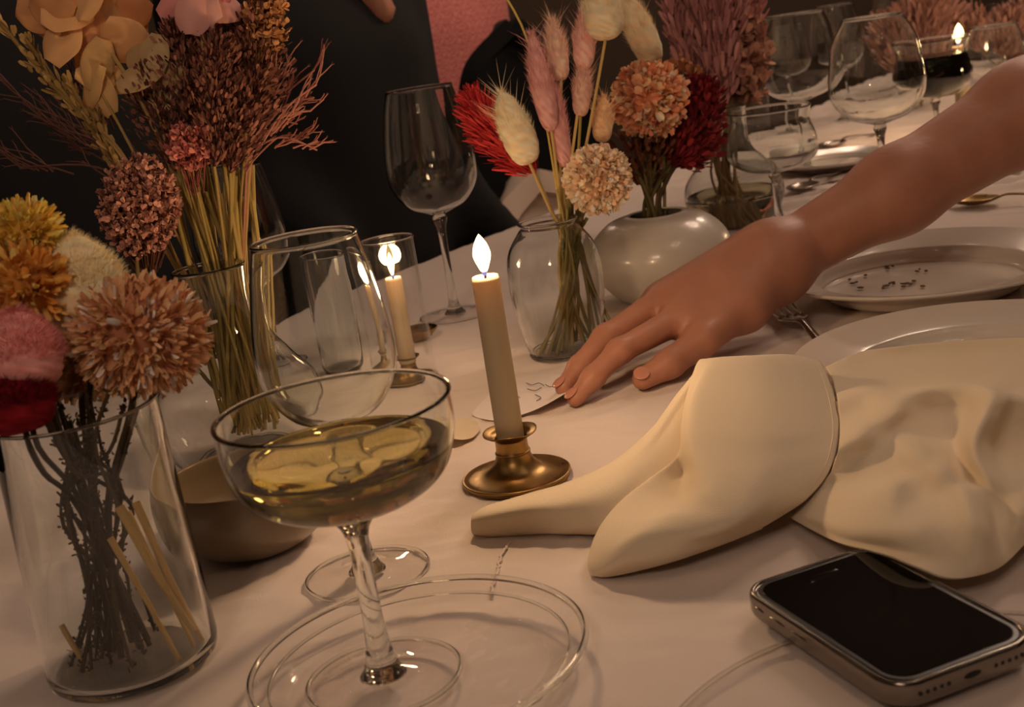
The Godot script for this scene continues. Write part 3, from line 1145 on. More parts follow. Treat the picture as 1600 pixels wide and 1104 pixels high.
func build_napkin() -> void:
	var at := px(1150, 800)
	var o := thing("napkin", "folded cream cloth napkin sprawled from the dinner plate onto the table", "napkin", at)
	var wing := ctrl([
		[744, 803, 0.005, 741, 804, 0.010, 737, 813, 0.010, 738, 830, 0.004, 744, 835, 0.001],
		[768, 790, 0.004, 762, 792, 0.013, 760, 806, 0.014, 764, 830, 0.005, 772, 837, 0.001],
		[828, 771, 0.004, 822, 776, 0.015, 822, 794, 0.017, 826, 826, 0.005, 832, 833, 0.001],
		[892, 752, 0.005, 886, 760, 0.017, 888, 784, 0.019, 892, 824, 0.007, 898, 833, 0.002],
		[960, 720, 0.007, 953, 730, 0.021, 960, 757, 0.023, 970, 800, 0.013, 982, 830, 0.004],
		[1022, 666, 0.012, 1012, 682, 0.031, 1022, 702, 0.030, 1040, 745, 0.020, 1052, 790, 0.008],
		[1066, 608, 0.022, 1056, 622, 0.043, 1064, 642, 0.041, 1080, 692, 0.030, 1095, 740, 0.018],
		[1112, 562, 0.040, 1098, 567, 0.055, 1104, 580, 0.053, 1114, 625, 0.042, 1125, 680, 0.030]])
	var b := MB.new()
	sheet(b, patch(wing, 90, 50), 90, 50, 0.0012)
	part(o, "folded_wing", b, M.napkin_linen, true)
	var flap := ctrl([
		[1112, 592, 0.038, 1110, 586, 0.042, 1120, 584, 0.043, 1138, 582, 0.043, 1182, 576, 0.041, 1234, 572, 0.036, 1272, 578, 0.030],
		[1102, 569, 0.051, 1094, 563, 0.056, 1108, 561, 0.0575, 1130, 559, 0.0575, 1180, 557, 0.054, 1232, 556, 0.047, 1281, 565, 0.038],
		[1090, 612, 0.044, 1078, 604, 0.051, 1084, 607, 0.0535, 1100, 611, 0.054, 1185, 612, 0.049, 1245, 612, 0.042, 1300, 610, 0.033],
		[1082, 662, 0.036, 1067, 655, 0.043, 1071, 659, 0.0460, 1090, 666, 0.047, 1180, 672, 0.043, 1250, 668, 0.037, 1311, 662, 0.029],
		[1080, 706, 0.026, 1065, 698, 0.034, 1069, 702, 0.0375, 1091, 706, 0.041, 1175, 712, 0.038, 1245, 705, 0.033, 1308, 700, 0.027],
		[1072, 736, 0.020, 1051, 722, 0.0295, 1070, 739, 0.0245, 1097, 739, 0.036, 1172, 748, 0.034, 1238, 738, 0.029, 1298, 730, 0.024],
		[1048, 768, 0.013, 1016, 748, 0.0245, 1060, 770, 0.0205, 1098, 770, 0.032, 1165, 780, 0.030, 1225, 768, 0.025, 1282, 756, 0.020],
		[1008, 800, 0.008, 976, 779, 0.0185, 1030, 791, 0.0200, 1084, 793, 0.028, 1150, 808, 0.026, 1205, 795, 0.021, 1258, 780, 0.017],
		[968, 834, 0.005, 946, 812, 0.0130, 985, 822, 0.0190, 1046, 812, 0.0255, 1120, 828, 0.022, 1175, 816, 0.018, 1228, 800, 0.014],
		[944, 864, 0.003, 928, 845, 0.0085, 955, 855, 0.0145, 1002, 838, 0.0215, 1075, 845, 0.018, 1140, 834, 0.015, 1205, 814, 0.012],
		[932, 890, 0.002, 920, 878, 0.0050, 940, 888, 0.0065, 985, 874, 0.0125, 1050, 868, 0.012, 1122, 848, 0.011, 1191, 822, 0.010],
		[936, 897, 0.001, 924, 899, 0.0015, 945, 900, 0.0015, 985, 893, 0.0035, 1050, 876, 0.008, 1126, 850, 0.008, 1191, 824, 0.0085]])
	b = MB.new()
	var fp := patch(flap, 110, 80)
	sheet(b, fp, 110, 80, 0.0012)
	part(o, "draped_flap", b, M.napkin_linen, true)
	# the raised stitched hem that follows the flap's free edge
	b = MB.new()
	var line := []
	for r in range(14, 106, 2):
		line.append(fp[r * 80 + 76] + Vector3(0, 0.0006, 0.0003))
	b.tube(line, [0.0003], 5)
	part(o, "hem_seam", b, M.napkin_linen, true)
	var panel := ctrl([
		[1290, 574, 0.024, 1342, 551, 0.023, 1395, 543, 0.023, 1450, 537, 0.022, 1500, 533, 0.022, 1550, 530, 0.022, 1600, 528, 0.022, 1660, 527, 0.022, 1740, 527, 0.022],
		[1300, 590, 0.024, 1350, 574, 0.019, 1400, 566, 0.017, 1450, 562, 0.016, 1500, 560, 0.015, 1550, 560, 0.015, 1600, 562, 0.015, 1660, 565, 0.015, 1740, 565, 0.015],
		[1304, 606, 0.024, 1350, 600, 0.020, 1400, 607, 0.017, 1440, 603, 0.017, 1485, 598, 0.018, 1520, 598, 0.018, 1555, 602, 0.020, 1600, 612, 0.018, 1740, 615, 0.02],
		[1308, 622, 0.034, 1350, 612, 0.034, 1400, 614, 0.034, 1436, 609, 0.036, 1480, 605, 0.034, 1520, 602, 0.035, 1558, 612, 0.040, 1600, 622, 0.034, 1740, 640, 0.03],
		[1312, 655, 0.031, 1350, 645, 0.032, 1398, 640, 0.038, 1436, 640, 0.030, 1480, 636, 0.027, 1515, 642, 0.029, 1545, 644, 0.041, 1590, 652, 0.027, 1740, 660, 0.03],
		[1312, 690, 0.034, 1345, 680, 0.037, 1385, 676, 0.031, 1420, 676, 0.029, 1468, 676, 0.023, 1500, 680, 0.025, 1528, 682, 0.040, 1572, 690, 0.020, 1740, 690, 0.03],
		[1306, 716, 0.030, 1345, 712, 0.028, 1390, 708, 0.028, 1432, 706, 0.033, 1470, 708, 0.028, 1500, 712, 0.024, 1528, 712, 0.037, 1578, 720, 0.019, 1720, 715, 0.03],
		[1294, 744, 0.021, 1345, 745, 0.023, 1400, 742, 0.026, 1440, 738, 0.030, 1478, 736, 0.033, 1510, 745, 0.024, 1545, 748, 0.032, 1590, 752, 0.026, 1700, 745, 0.03],
		[1264, 774, 0.014, 1335, 780, 0.023, 1390, 766, 0.031, 1432, 772, 0.026, 1476, 774, 0.028, 1512, 770, 0.032, 1556, 785, 0.024, 1598, 784, 0.026, 1680, 780, 0.025],
		[1246, 797, 0.009, 1316, 822, 0.018, 1378, 826, 0.026, 1430, 824, 0.028, 1478, 820, 0.027, 1530, 818, 0.030, 1560, 832, 0.018, 1598, 812, 0.022, 1660, 805, 0.02],
		[1238, 803, 0.007, 1308, 838, 0.013, 1386, 856, 0.0185, 1440, 870, 0.0195, 1486, 878, 0.018, 1536, 874, 0.018, 1570, 862, 0.013, 1600, 838, 0.014, 1645, 820, 0.015],
		[1233, 807, 0.005, 1303, 845, 0.011, 1380, 866, 0.0168, 1432, 886, 0.0178, 1484, 904, 0.014, 1536, 896, 0.012, 1573, 878, 0.010, 1602, 848, 0.011, 1638, 828, 0.012]])
	for r in panel.size():
		panel[r] = spline(panel[r], 16)
	b = MB.new()
	sheet(b, patch(panel, 110, 110), 110, 110, 0.0012)
	part(o, "spread_panel", b, M.napkin_linen, true)

# ---------------------------------------------------------------- bodies: capsules joined smoothly, meshed as surface nets
class Field:
	var bones := []                                     # [a, b, ra, rb, chain]
	var soft := {}                                      # chain -> [k inside it, k to the rest]

	func bone(a: Vector3, b: Vector3, ra: float, rb: float, chain := 0) -> void:
		bones.append([a, b, ra, rb, chain])

	func chain(id: int, inside: float, rest: float) -> void:
		soft[id] = [inside, rest]

	static func smin(a: float, b: float, k: float) -> float:
		var h := maxf(k - absf(a - b), 0.0) / k
		return minf(a, b) - h * h * k * 0.25

	func near(p: Vector3, reach: float) -> Array:
		var o := []
		for q in bones:
			if one(q, p) < reach:
				o.append(q)
		return o

	static func one(q: Array, p: Vector3) -> float:
		var ab: Vector3 = q[1] - q[0]
		var t := clampf((p - q[0]).dot(ab) / maxf(ab.length_squared(), 1e-9), 0.0, 1.0)
		return p.distance_to(q[0] + ab * t) - lerpf(q[2], q[3], t)

	func at(p: Vector3, some: Array) -> float:
		var d := 1.0
		var cur := -1
		var part := 1.0
		for q in some:
			var e := one(q, p)
			if q[4] != cur:
				if cur >= 0:
					d = smin(d, part, soft[cur][1])
				cur = q[4]
				part = e
			else:
				part = smin(part, e, soft[cur][0])
		if cur >= 0:
			d = smin(d, part, soft[cur][1])
		return d

	func mesh(b: MB, cell: float) -> void:
		var n := 6
		var size := cell * n
		var blocks := {}
		for q in bones:
			var rr: float = maxf(q[2], q[3]) + size
			var lo: Vector3 = q[0].min(q[1]) - Vector3.ONE * rr
			var hi: Vector3 = q[0].max(q[1]) + Vector3.ONE * rr
			for x in range(floori(lo.x / size), floori(hi.x / size) + 1):
				for y in range(floori(lo.y / size), floori(hi.y / size) + 1):
					for z in range(floori(lo.z / size), floori(hi.z / size) + 1):
						blocks[Vector3i(x, y, z)] = true
		var val := {}
		var cells := {}
		for k in blocks:
			var mid := (Vector3(k) + Vector3.ONE * 0.5) * size
			var some := near(mid, size * 0.9 + 0.03)
			if some.is_empty() or absf(at(mid, some)) > size * 0.9 + 0.006:
				continue
			for x in n + 1:
				for y in n + 1:
					for z in n + 1:
						var g := Vector3i(k.x * n + x, k.y * n + y, k.z * n + z)
						if not val.has(g):
							val[g] = at(Vector3(g) * cell, some)
			for x in n:
				for y in n:
					for z in n:
						cells[Vector3i(k.x * n + x, k.y * n + y, k.z * n + z)] = true
		var corner := [Vector3i(0, 0, 0), Vector3i(1, 0, 0), Vector3i(0, 1, 0), Vector3i(1, 1, 0), Vector3i(0, 0, 1), Vector3i(1, 0, 1), Vector3i(0, 1, 1), Vector3i(1, 1, 1)]
		var edges := [[0, 1], [2, 3], [4, 5], [6, 7], [0, 2], [1, 3], [4, 6], [5, 7], [0, 4], [1, 5], [2, 6], [3, 7]]
		var index := {}
		for g in cells:
			var d := []
			var neg := 0
			for c in corner:
				var e: float = val[g + c]
				d.append(e)
				if e < 0.0: neg += 1
			if neg == 0 or neg == 8:
				continue
			var s := Vector3.ZERO
			var m := 0
			for e in edges:
				var a: float = d[e[0]]
				var c: float = d[e[1]]
				if (a < 0.0) != (c < 0.0):
					s += Vector3(corner[e[0]]).lerp(Vector3(corner[e[1]]), a / (a - c))
					m += 1
			index[g] = b.p((Vector3(g) + s / m) * cell)
		for g in index:
			for axis in 3:
				var step := Vector3i.ZERO
				step[axis] = 1
				var u := Vector3i.ZERO
				u[(axis + 1) % 3] = 1
				var w := Vector3i.ZERO
				w[(axis + 2) % 3] = 1
				if not val.has(g + step):
					continue
				var a: float = val[g]
				var c: float = val[g + step]
				if (a < 0.0) == (c < 0.0) or not (index.has(g - u) and index.has(g - w) and index.has(g - u - w)):
					continue
				if a < 0.0:
					b.quad(index[g], index[g - w], index[g - u - w], index[g - u])
				else:
					b.quad(index[g], index[g - u], index[g - u - w], index[g - w])

func nail(o: Node3D, at: Vector3, along: Vector3, out: Vector3, w: float, l: float) -> void:
	var x := along.cross(out).normalized()
	var y := x.cross(along).normalized()
	var b := MB.new()
	b.ball(at, Vector3(w, 0.0011, l), 16, 8, Basis(x, y, along.normalized()))
	part(o, "fingernail", b, M.nail, true)

func build_arm() -> void:
	var w := pz(1205, 411, 1.0)
	var f := Field.new()
	f.chain(0, 0.022, 0.022)
	for k in range(1, 6):
		f.chain(k, 0.006, 0.0045)
	var e1 := pz(1400, 299, 1.02)
	var e2 := pz(1600, 176, 1.04)
	var elbow := pz(1790, 62, 1.07)
	var shoulder := elbow + Vector3(0.20, 0.12, 0.17)
	f.bone(shoulder, elbow, 0.048, 0.039, 0)
	f.bone(elbow, e2, 0.037, 0.0385, 0)
	f.bone(e2, e1, 0.0385, 0.0315, 0)
	f.bone(e1, w, 0.0315, 0.0235, 0)
	var im := pz(1062, 498, 0.957)
	var mm := pz(1036, 470, 0.978)
	var rm := pz(1032, 464, 1.0)
	var lm := pz(1050, 458, 1.02)
	var tc := pz(1160, 478, 0.968)
	f.bone(w, im, 0.0225, 0.0125, 0)
	f.bone(w, mm, 0.0225, 0.0120, 0)
	f.bone(w, rm, 0.0215, 0.0115, 0)
	f.bone(w, lm, 0.0200, 0.0105, 0)
	f.bone(w, tc, 0.0210, 0.0165, 0)
	f.bone(tc, pz(1090, 510, 0.955), 0.0155, 0.0120, 0)
	var chains := [
		[im, pz(968, 548, 0.926), pz(926, 590, 0.914), pz(899, 622, 0.905), 0.0112, 0.0090, 0.0078, 0.0064],
		[mm, pz(945, 527, 0.953), pz(905, 573, 0.937), pz(880, 605, 0.926), 0.0112, 0.0090, 0.0078, 0.0064],
		[rm, pz(958, 522, 0.982), pz(925, 560, 0.967), pz(905, 584, 0.957), 0.0105, 0.0085, 0.0074, 0.0062],
		[lm, pz(985, 508, 1.005), pz(958, 541, 0.990), pz(942, 560, 0.980), 0.0095, 0.0075, 0.0066, 0.0056],
		[tc, pz(1098, 530, 0.938), pz(1046, 568, 0.924), pz(1004, 592, 0.918), 0.0160, 0.0122, 0.0102, 0.0080]]
	for k in 5:
		var c: Array = chains[k]
		for j in 3:
			f.bone(c[j], c[j + 1], c[4 + j], c[5 + j], k + 1)
	var o := thing("person", "bare right forearm and hand reaching in to press a paper card onto the cloth", "person", Vector3(w.x, T, w.z))
	var b := MB.new()
	f.mesh(b, 0.0028)
	part(o, "arm_and_hand", b, M.skin, true)
	for k in [0, 1, 4]:
		var c: Array = chains[k]
		var d: Vector3 = (c[3] - c[2]).normalized()
		var out := Vector3(-0.55, 0.75, 0.35) if k < 4 else Vector3(-0.15, 0.75, 0.62)
		out = (out - d * out.dot(d)).normalized()
		nail(o, c[3] + d * 0.0005 + out * (c[7] - 0.0004), d, out, 0.0048 if k < 4 else 0.006, 0.0062)

# ---------------------------------------------------------------- guests and chairs on the far side
func guest(label: String, at: Vector3, face: Vector3, cloth_mat: Material, skin_v: bool) -> Node3D:
	var o := thing("person", label, "person", Vector3(at.x, 0, at.z))
	var fw := face.normalized()
	var sd := fw.cross(Vector3.UP).normalized()          # the guest's right
	var q := func(f: float, s: float, h: float) -> Vector3: return Vector3(at.x, 0, at.z) + fw * f + sd * s + Vector3(0, h - 0.07 * clampf((h - 0.7) / 0.3, 0.0, 1.0), 0)
	var body := Field.new()
	body.chain(0, 0.03, 0.02)
	body.bone(q.call(0.0, 0, 1.22), q.call(0.03, 0, 1.34), 0.052, 0.050, 0)
	body.bone(q.call(0.035, 0, 1.42), q.call(0.03, 0, 1.50), 0.072, 0.078, 0)
	body.bone(q.call(0.06, 0, 1.38), q.call(0.07, 0, 1.40), 0.05, 0.05, 0)
	body.bone(q.call(0.115, 0, 1.43), q.call(0.105, 0, 1.46), 0.012, 0.008, 0)
	for s in [-1, 1]:
		body.bone(q.call(0.02, s * 0.078, 1.43), q.call(0.02, s * 0.08, 1.46), 0.014, 0.012, 0)
		var hand := Field.new()
		hand.chain(0, 0.012, 0.008)
		hand.bone(q.call(0.20, s * 0.150, 0.690), q.call(0.265, s * 0.115, 0.685), 0.026, 0.020, 0)
		for k in 4:
			var kn: Vector3 = q.call(0.268 - 0.004 * k, s * (0.092 + 0.017 * k), 0.688)
			hand.bone(kn, kn + fw * 0.034 - sd * s * 0.012 - Vector3(0, 0.012, 0), 0.0095, 0.0085, 0)
			hand.bone(kn + fw * 0.034 - sd * s * 0.012 - Vector3(0, 0.012, 0), kn + fw * 0.045 - sd * s * 0.014 - Vector3(0, 0.034, 0), 0.0085, 0.007, 0)
		hand.bone(q.call(0.235, s * 0.105, 0.685), q.call(0.275, s * 0.070, 0.675), 0.012, 0.009, 0)
		var hb := MB.new()
		hand.mesh(hb, 0.004)
		part(o, "hand", hb, M.skin, true)
	if skin_v:
		body.bone(q.call(0.110, -0.040, 1.128), q.call(0.060, -0.008, 1.26), 0.020, 0.042, 0)
	var b := MB.new()
	body.mesh(b, 0.010)
	part(o, "body", b, M.skin, true)
	var top := Field.new()
	top.chain(0, 0.08, 0.05)
	top.bone(q.call(0, 0.08, 0.56), q.call(0, -0.08, 0.56), 0.13, 0.13, 0)
	top.bone(q.call(0.01, 0.05, 0.72), q.call(0.0, 0.07, 1.06), 0.115, 0.125, 0)
	top.bone(q.call(0.01, -0.05, 0.72), q.call(0.0, -0.07, 1.06), 0.115, 0.125, 0)
	top.bone(q.call(-0.01, 0.16, 1.17), q.call(-0.01, -0.16, 1.17), 0.065, 0.065, 0)
	for s in [-1, 1]:
		top.bone(q.call(-0.01, s * 0.18, 1.16), q.call(0.02, s * 0.205, 0.86), 0.056, 0.046, 0)
		top.bone(q.call(0.02, s * 0.205, 0.86), q.call(0.20, s * 0.15, 0.68), 0.044, 0.034, 0)
		top.bone(q.call(0.0, s * 0.10, 0.53), q.call(0.25, s * 0.11, 0.54), 0.09, 0.07, 0)
		top.bone(q.call(0.25, s * 0.11, 0.53), q.call(0.25, s * 0.11, 0.06), 0.062, 0.045, 0)
	b = MB.new()
	top.mesh(b, 0.014)
	part(o, "clothing", b, cloth_mat, true)
	var hair := Field.new()
	hair.chain(0, 0.03, 0.02)
	hair.bone(q.call(0.015, 0, 1.49), q.call(-0.03, 0, 1.50), 0.085, 0.075, 0)
	hair.bone(q.call(-0.05, 0, 1.46), q.call(-0.06, 0, 1.30), 0.06, 0.045, 0)
	b = MB.new()
	hair.mesh(b, 0.010)
	part(o, "hair", b, M.dark_hair, true)
	return o

func round_chair(at: Vector3, face: Vector3, w: float, top: float, label: String, mat: Material) -> void:
	var o := thing("chair", label, "chair", Vector3(at.x, 0, at.z))
	var fw := face.normalized()
	var sd := fw.cross(Vector3.UP).normalized()
	var q := func(f: float, s: float, h: float) -> Vector3: return Vector3(at.x, 0, at.z) + fw * f + sd * s + Vector3(0, h, 0)
	var rows := []
	for k in 9:                                            # a back that narrows to a rounded top
		var t := k / 8.0
		var half := w * 0.5 * sqrt(maxf(1.0 - pow(1.0 - t, 2.6), 0.0)) + 0.004
		var r := []
		for j in 7:
			var s := (j - 3) / 3.0
			r.append(q.call(0.05 * s * s - 0.03 * (1.0 - t), -half * s, lerpf(top - 0.02, 0.46, t) - 0.002))
		rows.append(r)
	var b := MB.new()
	sheet(b, patch(rows, 40, 30), 40, 30, 0.04)
	part(o, "backrest", b, mat, true)
	b = MB.new()
	var seat := []
	for p in [[-0.02, 0.40], [0.17, 0.43], [0.17, 0.46], [0.165, 0.48], [0.0, 0.485]]:
		seat.append([maxf(p[0], 0.0), p[1]])
	b.lathe(seat, 40, q.call(0.17, 0, 0))
	part(o, "seat", b, mat, true)
	for s in [[0.06, -0.15], [0.06, 0.15], [0.29, -0.11], [0.29, 0.11]]:
		b = MB.new()
		b.tube([q.call(s[0], s[1], 0.44), q.call(s[0] * 1.05, s[1] * 1.15, 0.0)], [0.016, 0.011], 10)
		part(o, "leg", b, M.dark_wood, true)

func on_plan(s: float, n: float, h := 0.0) -> Vector3:
	return LONG * s + WIDE * n + Vector3(0, T + h, 0)

func build_guests() -> void:
	guest("seated guest in a black top with an open neckline, across the table", on_plan(1.46, -1.31), WIDE, M.black_cloth, true)
	guest("seated guest in black placed to darken the far left, behind the tall dried bouquet of grasses", on_plan(0.90, -1.33), WIDE, M.black_cloth, false)  # dark figure, placed to darken the background at far left
	guest("distant guest in pink patterned clothes beside the round-backed black chair", pz(672, 120, 3.5), Vector3(0.3, 0, 0.95), M.pink_cloth, false)
	var p := pz(815, 180, 2.95)
	round_chair(p, Vector3(0.5, 0, 0.86), 0.42, T + hgt(Vector3(p.x, T, p.z), 26), "round-backed black chair beyond the bunny tails", M.black_chair_cloth)
	p = pz(835, 330, 2.35)
	round_chair(p, WIDE, 0.40, T + hgt(Vector3(p.x, T, p.z), 264), "pale upholstered chair tucked in behind the burning candle", M.pale_upholstery)

# ---------------------------------------------------------------- dried flowers
func lin(r: float, g: float, b: float) -> Color:        # an sRGB colour as a linear vertex colour
	var q := Color(r, g, b).srgb_to_linear()
	return Color(minf(q.r / 0.58, 0.90), minf(q.g / 0.50, 0.86), minf(q.b / 0.42, 0.84))     # seen in warm light: what it is by itself

func vary(a: Color, b: Color, t := -1.0) -> Color:
	var k := rng.randf() if t < 0.0 else t
	return a.lerp(b, k) * (0.85 + 0.3 * rng.randf())

func rdir() -> Vector3:
	var z := rng.randf_range(-1, 1)
	var t := rng.randf() * TAU
	var r := sqrt(1.0 - z * z)
	return Vector3(r * cos(t), z, r * sin(t))

func perp(d: Vector3) -> Vector3:
	var r := rdir()
	return (r - d * r.dot(d)).normalized()

# a small cupped petal from base along d, bending towards up
func petal(b: MB, base: Vector3, d: Vector3, up: Vector3, l: float, w: float, curl: float) -> void:
	var s := d.cross(up).normalized()
	var f := b.v.size()
	var dir := d
	var p := base
	var ws := [0.35, 0.9, 1.0, 0.55]
	for k in 4:
		var e: float = ws[k] * w * 0.5
		b.p(p - s * e + up * e * 0.5)
		b.p(p)
		b.p(p + s * e + up * e * 0.5)
		dir = (dir + up * curl * 0.33).normalized()
		p += dir * l / 3.2
	for k in 3:
		for j in 2:
			var a := f + k * 3 + j
			b.quad(a, a + 3, a + 4, a + 1)

func hair(b: MB, p: Vector3, d: Vector3, l: float, w: float) -> void:
	var s := perp(d) * w
	var f := b.p(p - s)
	b.p(p + s)
	b.p(p + d * l)
	b.tri(f, f + 1, f + 2)

func stem(o: Node3D, path: Array, r: float, col: Color, called := "stem") -> void:
	var b := MB.new()
	b.col = col
	var pts := spline(path, 16)
	b.tube(pts, [r], 6)
	part(o, called, b, M.dry_stem, true)

# a globe of many small petals
func globe(o: Node3D, called: String, c: Vector3, r: Vector3, bs: Basis, n: int, l: float, w: float, curl: float, ca: Color, cb: Color, tip: Color, from := -1.0) -> void:
	var b := MB.new()
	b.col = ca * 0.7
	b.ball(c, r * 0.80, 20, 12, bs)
	var ga := PI * (3.0 - sqrt(5.0))
	for k in n:
		var y := 1.0 - (1.0 - from) * (k + 0.5) / n
		var q := sqrt(maxf(1.0 - y * y, 0.0))
		var d := (Vector3(cos(ga * k) * q, y, sin(ga * k) * q) + rdir() * 0.22).normalized()
		var base := c + bs * (d * r * rng.randf_range(0.70, 0.86))
		var out := (bs * (d / r).normalized() + rdir() * 0.35).normalized()
		b.col = vary(ca, cb) if rng.randf() > 0.12 else vary(tip, cb, 0.2)
		petal(b, base, out, perp(out), l * rng.randf_range(0.7, 1.25), w * rng.randf_range(0.7, 1.2), curl * rng.randf_range(-0.4, 1.0))
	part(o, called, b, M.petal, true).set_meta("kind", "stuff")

# a soft furry spindle (bunny tail) from a to z
func tail(o: Node3D, a: Vector3, z: Vector3, w: float, ca: Color, cb: Color, n := 1400, hl := 0.012, long_tip := 0.0, out_w := 0.45) -> void:
	var d := (z - a)
	var l := d.length()
	d = d.normalized()
	var side := perp(d)
	var bs := Basis(side, d, side.cross(d))
	var b := MB.new()
	var pr := []
	var shape := [[0.0, 0.0], [0.55, 0.03], [0.88, 0.14], [1.0, 0.32], [0.93, 0.55], [0.70, 0.78], [0.38, 0.93], [0.0, 1.0]]
	for q in shape:
		pr.append([q[0] * w * 0.5, q[1] * l])
	b.col = ca
	var smooth := prof(pr, 26)
	b.lathe(smooth, 20)
	for k in b.v.size():
		var v := b.v[k]
		b.v[k] = a + bs * (v * Vector3(1.0 + rng.randf_range(-0.04, 0.04), 1, 1.0 + rng.randf_range(-0.04, 0.04)))
		b.c[k] = vary(ca, cb)
	part(o, "seed_head", b, M.fluff, true)
	b = MB.new()
	for k in n:
		var t := rng.randf()
		var q: Array = smooth[clampi(int(t * 25.0), 0, 25)]
		var e := rng.randf() * TAU
		var out := bs * Vector3(cos(e), 0, sin(e))
		b.col = vary(ca, cb)
		var p := a + bs * Vector3(cos(e) * q[0] * 0.97, t * l, sin(e) * q[0] * 0.97)
		hair(b, p, (out * out_w + d * 1.0 + rdir() * (0.25 if out_w < 1.0 else 0.9)).normalized(), hl * rng.randf_range(0.4, 1.0), 0.00022)
	if long_tip > 0.0:
		for k in 34:
			var t := rng.randf_range(0.55, 1.0)
			var q: Array = smooth[clampi(int(t * 25.0), 0, 25)]
			var e := rng.randf() * TAU
			var out := bs * Vector3(cos(e), 0, sin(e))
			b.col = vary(ca, cb)
			hair(b, a + bs * Vector3(cos(e) * q[0], t * l, sin(e) * q[0]), (out * 0.8 + d + rdir() * 0.3).normalized(), long_tip * rng.randf_range(0.6, 1.2), 0.0003)
	var h := part(o, "bristles", b, M.fluff, true)
	h.set_meta("kind", "stuff")

# a plume of short spikelets along a bent axis
func plume(o: Node3D, called: String, path: Array, w: float, n: int, sl: float, sw: float, ca: Color, cb: Color, open := 0.7) -> void:
	var b := MB.new()
	var pts := spline(path, 24)
	b.col = ca
	b.tube(pts, [sw * 0.5], 5)
	for k in n:
		var t := pow(rng.randf(), 0.85)
		var j := clampi(int(t * 23.0), 0, 22)
		var d: Vector3 = (pts[j + 1] - pts[j]).normalized()
		var out := perp(d)
		var reach := w * sin(PI * clampf(0.15 + 0.80 * t, 0.0, 1.0)) * rng.randf()
		var p: Vector3 = pts[j] + out * reach * 0.35
		b.col = vary(ca, cb)
		var dir := (d + out * open * rng.randf_range(0.3, 1.0)).normalized()
		petal(b, p + dir * reach * 0.5, dir, perp(dir), sl * rng.randf_range(0.6, 1.3), sw * rng.randf_range(0.7, 1.3), 0.3)
	part(o, called, b, M.petal, true).set_meta("kind", "stuff")

# bare branching twigs
func twig(b: MB, p: Vector3, d: Vector3, l: float, r: float, depth: int, spread: float) -> void:
	var q := p + d * l * 0.5 + rdir() * l * 0.05
	var e := p + d * l + rdir() * l * 0.06
	b.tube([p, q, e], [r, r * 0.85, r * 0.7], 5)
	if depth == 0:
		for k in 3:
			hair(b, e, (d + rdir() * 0.6).normalized(), l * 0.25, r * 0.8)
		return
	for k in 2 + int(rng.randf() < 0.5):
		var t := rng.randf_range(0.45, 1.0)
		twig(b, p.lerp(e, t), (d + perp(d) * spread * rng.randf_range(0.4, 1.0)).normalized(), l * rng.randf_range(0.5, 0.75), r * 0.7, depth - 1, spread)

func spray(o: Node3D, called: String, c: Vector3, r: Vector3, n: int, s: float, ca: Color, cb: Color, root: Vector3) -> void:
	# a head of tiny dry florets, each on its own thread from root
	var b := MB.new()
	for k in n:
		var d := rdir() * pow(rng.randf(), 0.4)
		var p := c + ax * d.x * r.x + ay * d.y * r.y + af * d.z * r.z
		b.col = vary(ca, cb)
		var out := (p - root).normalized()
		for j in 3:
			var dir := (out + rdir() * 0.9).normalized()
			petal(b, p, dir, perp(dir), s * rng.randf_range(0.7, 1.3), s * 0.75, 0.9)
		if k % 4 == 0:
			b.col = ca * 0.6
			b.tube([root.lerp(p, 0.35) + rdir() * 0.002, p], [0.0004], 3, false)
	part(o, called, b, M.petal, true).set_meta("kind", "stuff")

func lobes(o: Node3D, called: String, c: Vector3, r: Vector3, n: int, l: float, w: float, ca: Color, cb: Color) -> void:
	# broad papery petals crowded into a head
	for k in n:
		var b := MB.new()
		var t := TAU * k / n + rng.randf_range(-0.3, 0.3)
		var rad := rng.randf_range(0.15, 0.75)
		var p := c + ax * cos(t) * r.x * rad + ay * sin(t) * r.y * rad + af * rng.randf_range(-1, 1) * r.z
		var d := (ax * cos(t) + ay * sin(t) + af * rng.randf_range(-0.6, 0.6)).normalized()
		var up := (-af + rdir() * 0.5).normalized()
		up = (up - d * up.dot(d)).normalized()
		var s := d.cross(up)
		var rows := []
		for j in 5:
			var q := j / 4.0
			var r_ := []
			var half: float = w * 0.5 * [0.3, 0.8, 1.0, 0.9, 0.45][j]
			for i in 5:
				var e := (i - 2) / 2.0
				r_.append(p + d * l * (q - 0.45) + s * e * half + up * (0.12 * w * (1.0 - e * e) - 0.16 * l * q * q + rng.randf_range(-1, 1) * 0.05 * w))
			rows.append(r_)
		b.col = vary(ca, cb)
		sheet(b, patch(rows, 12, 12), 12, 12, 0.0007)
		part(o, called, b, M.papery, true)

func flower(called: String, label: String, head: Vector3, foot: Vector3, group := "") -> Node3D:
	return thing(called, label, "flower", foot, group)

func inside(base: Vector3, r: float, h := 0.006) -> Vector3:
	var t := rng.randf() * TAU
	return base + Vector3(cos(t) * r * rng.randf(), h, sin(t) * r * rng.randf())

const STRAW := Color(0.62, 0.50, 0.26)
const OLIVE := Color(0.40, 0.36, 0.16)

func build_bouquets() -> void:
	near_bouquet()
	grass_bouquet()
	tail_bouquet()
	dahlia_bouquet()
	pink_grasses()
	far_flowers()

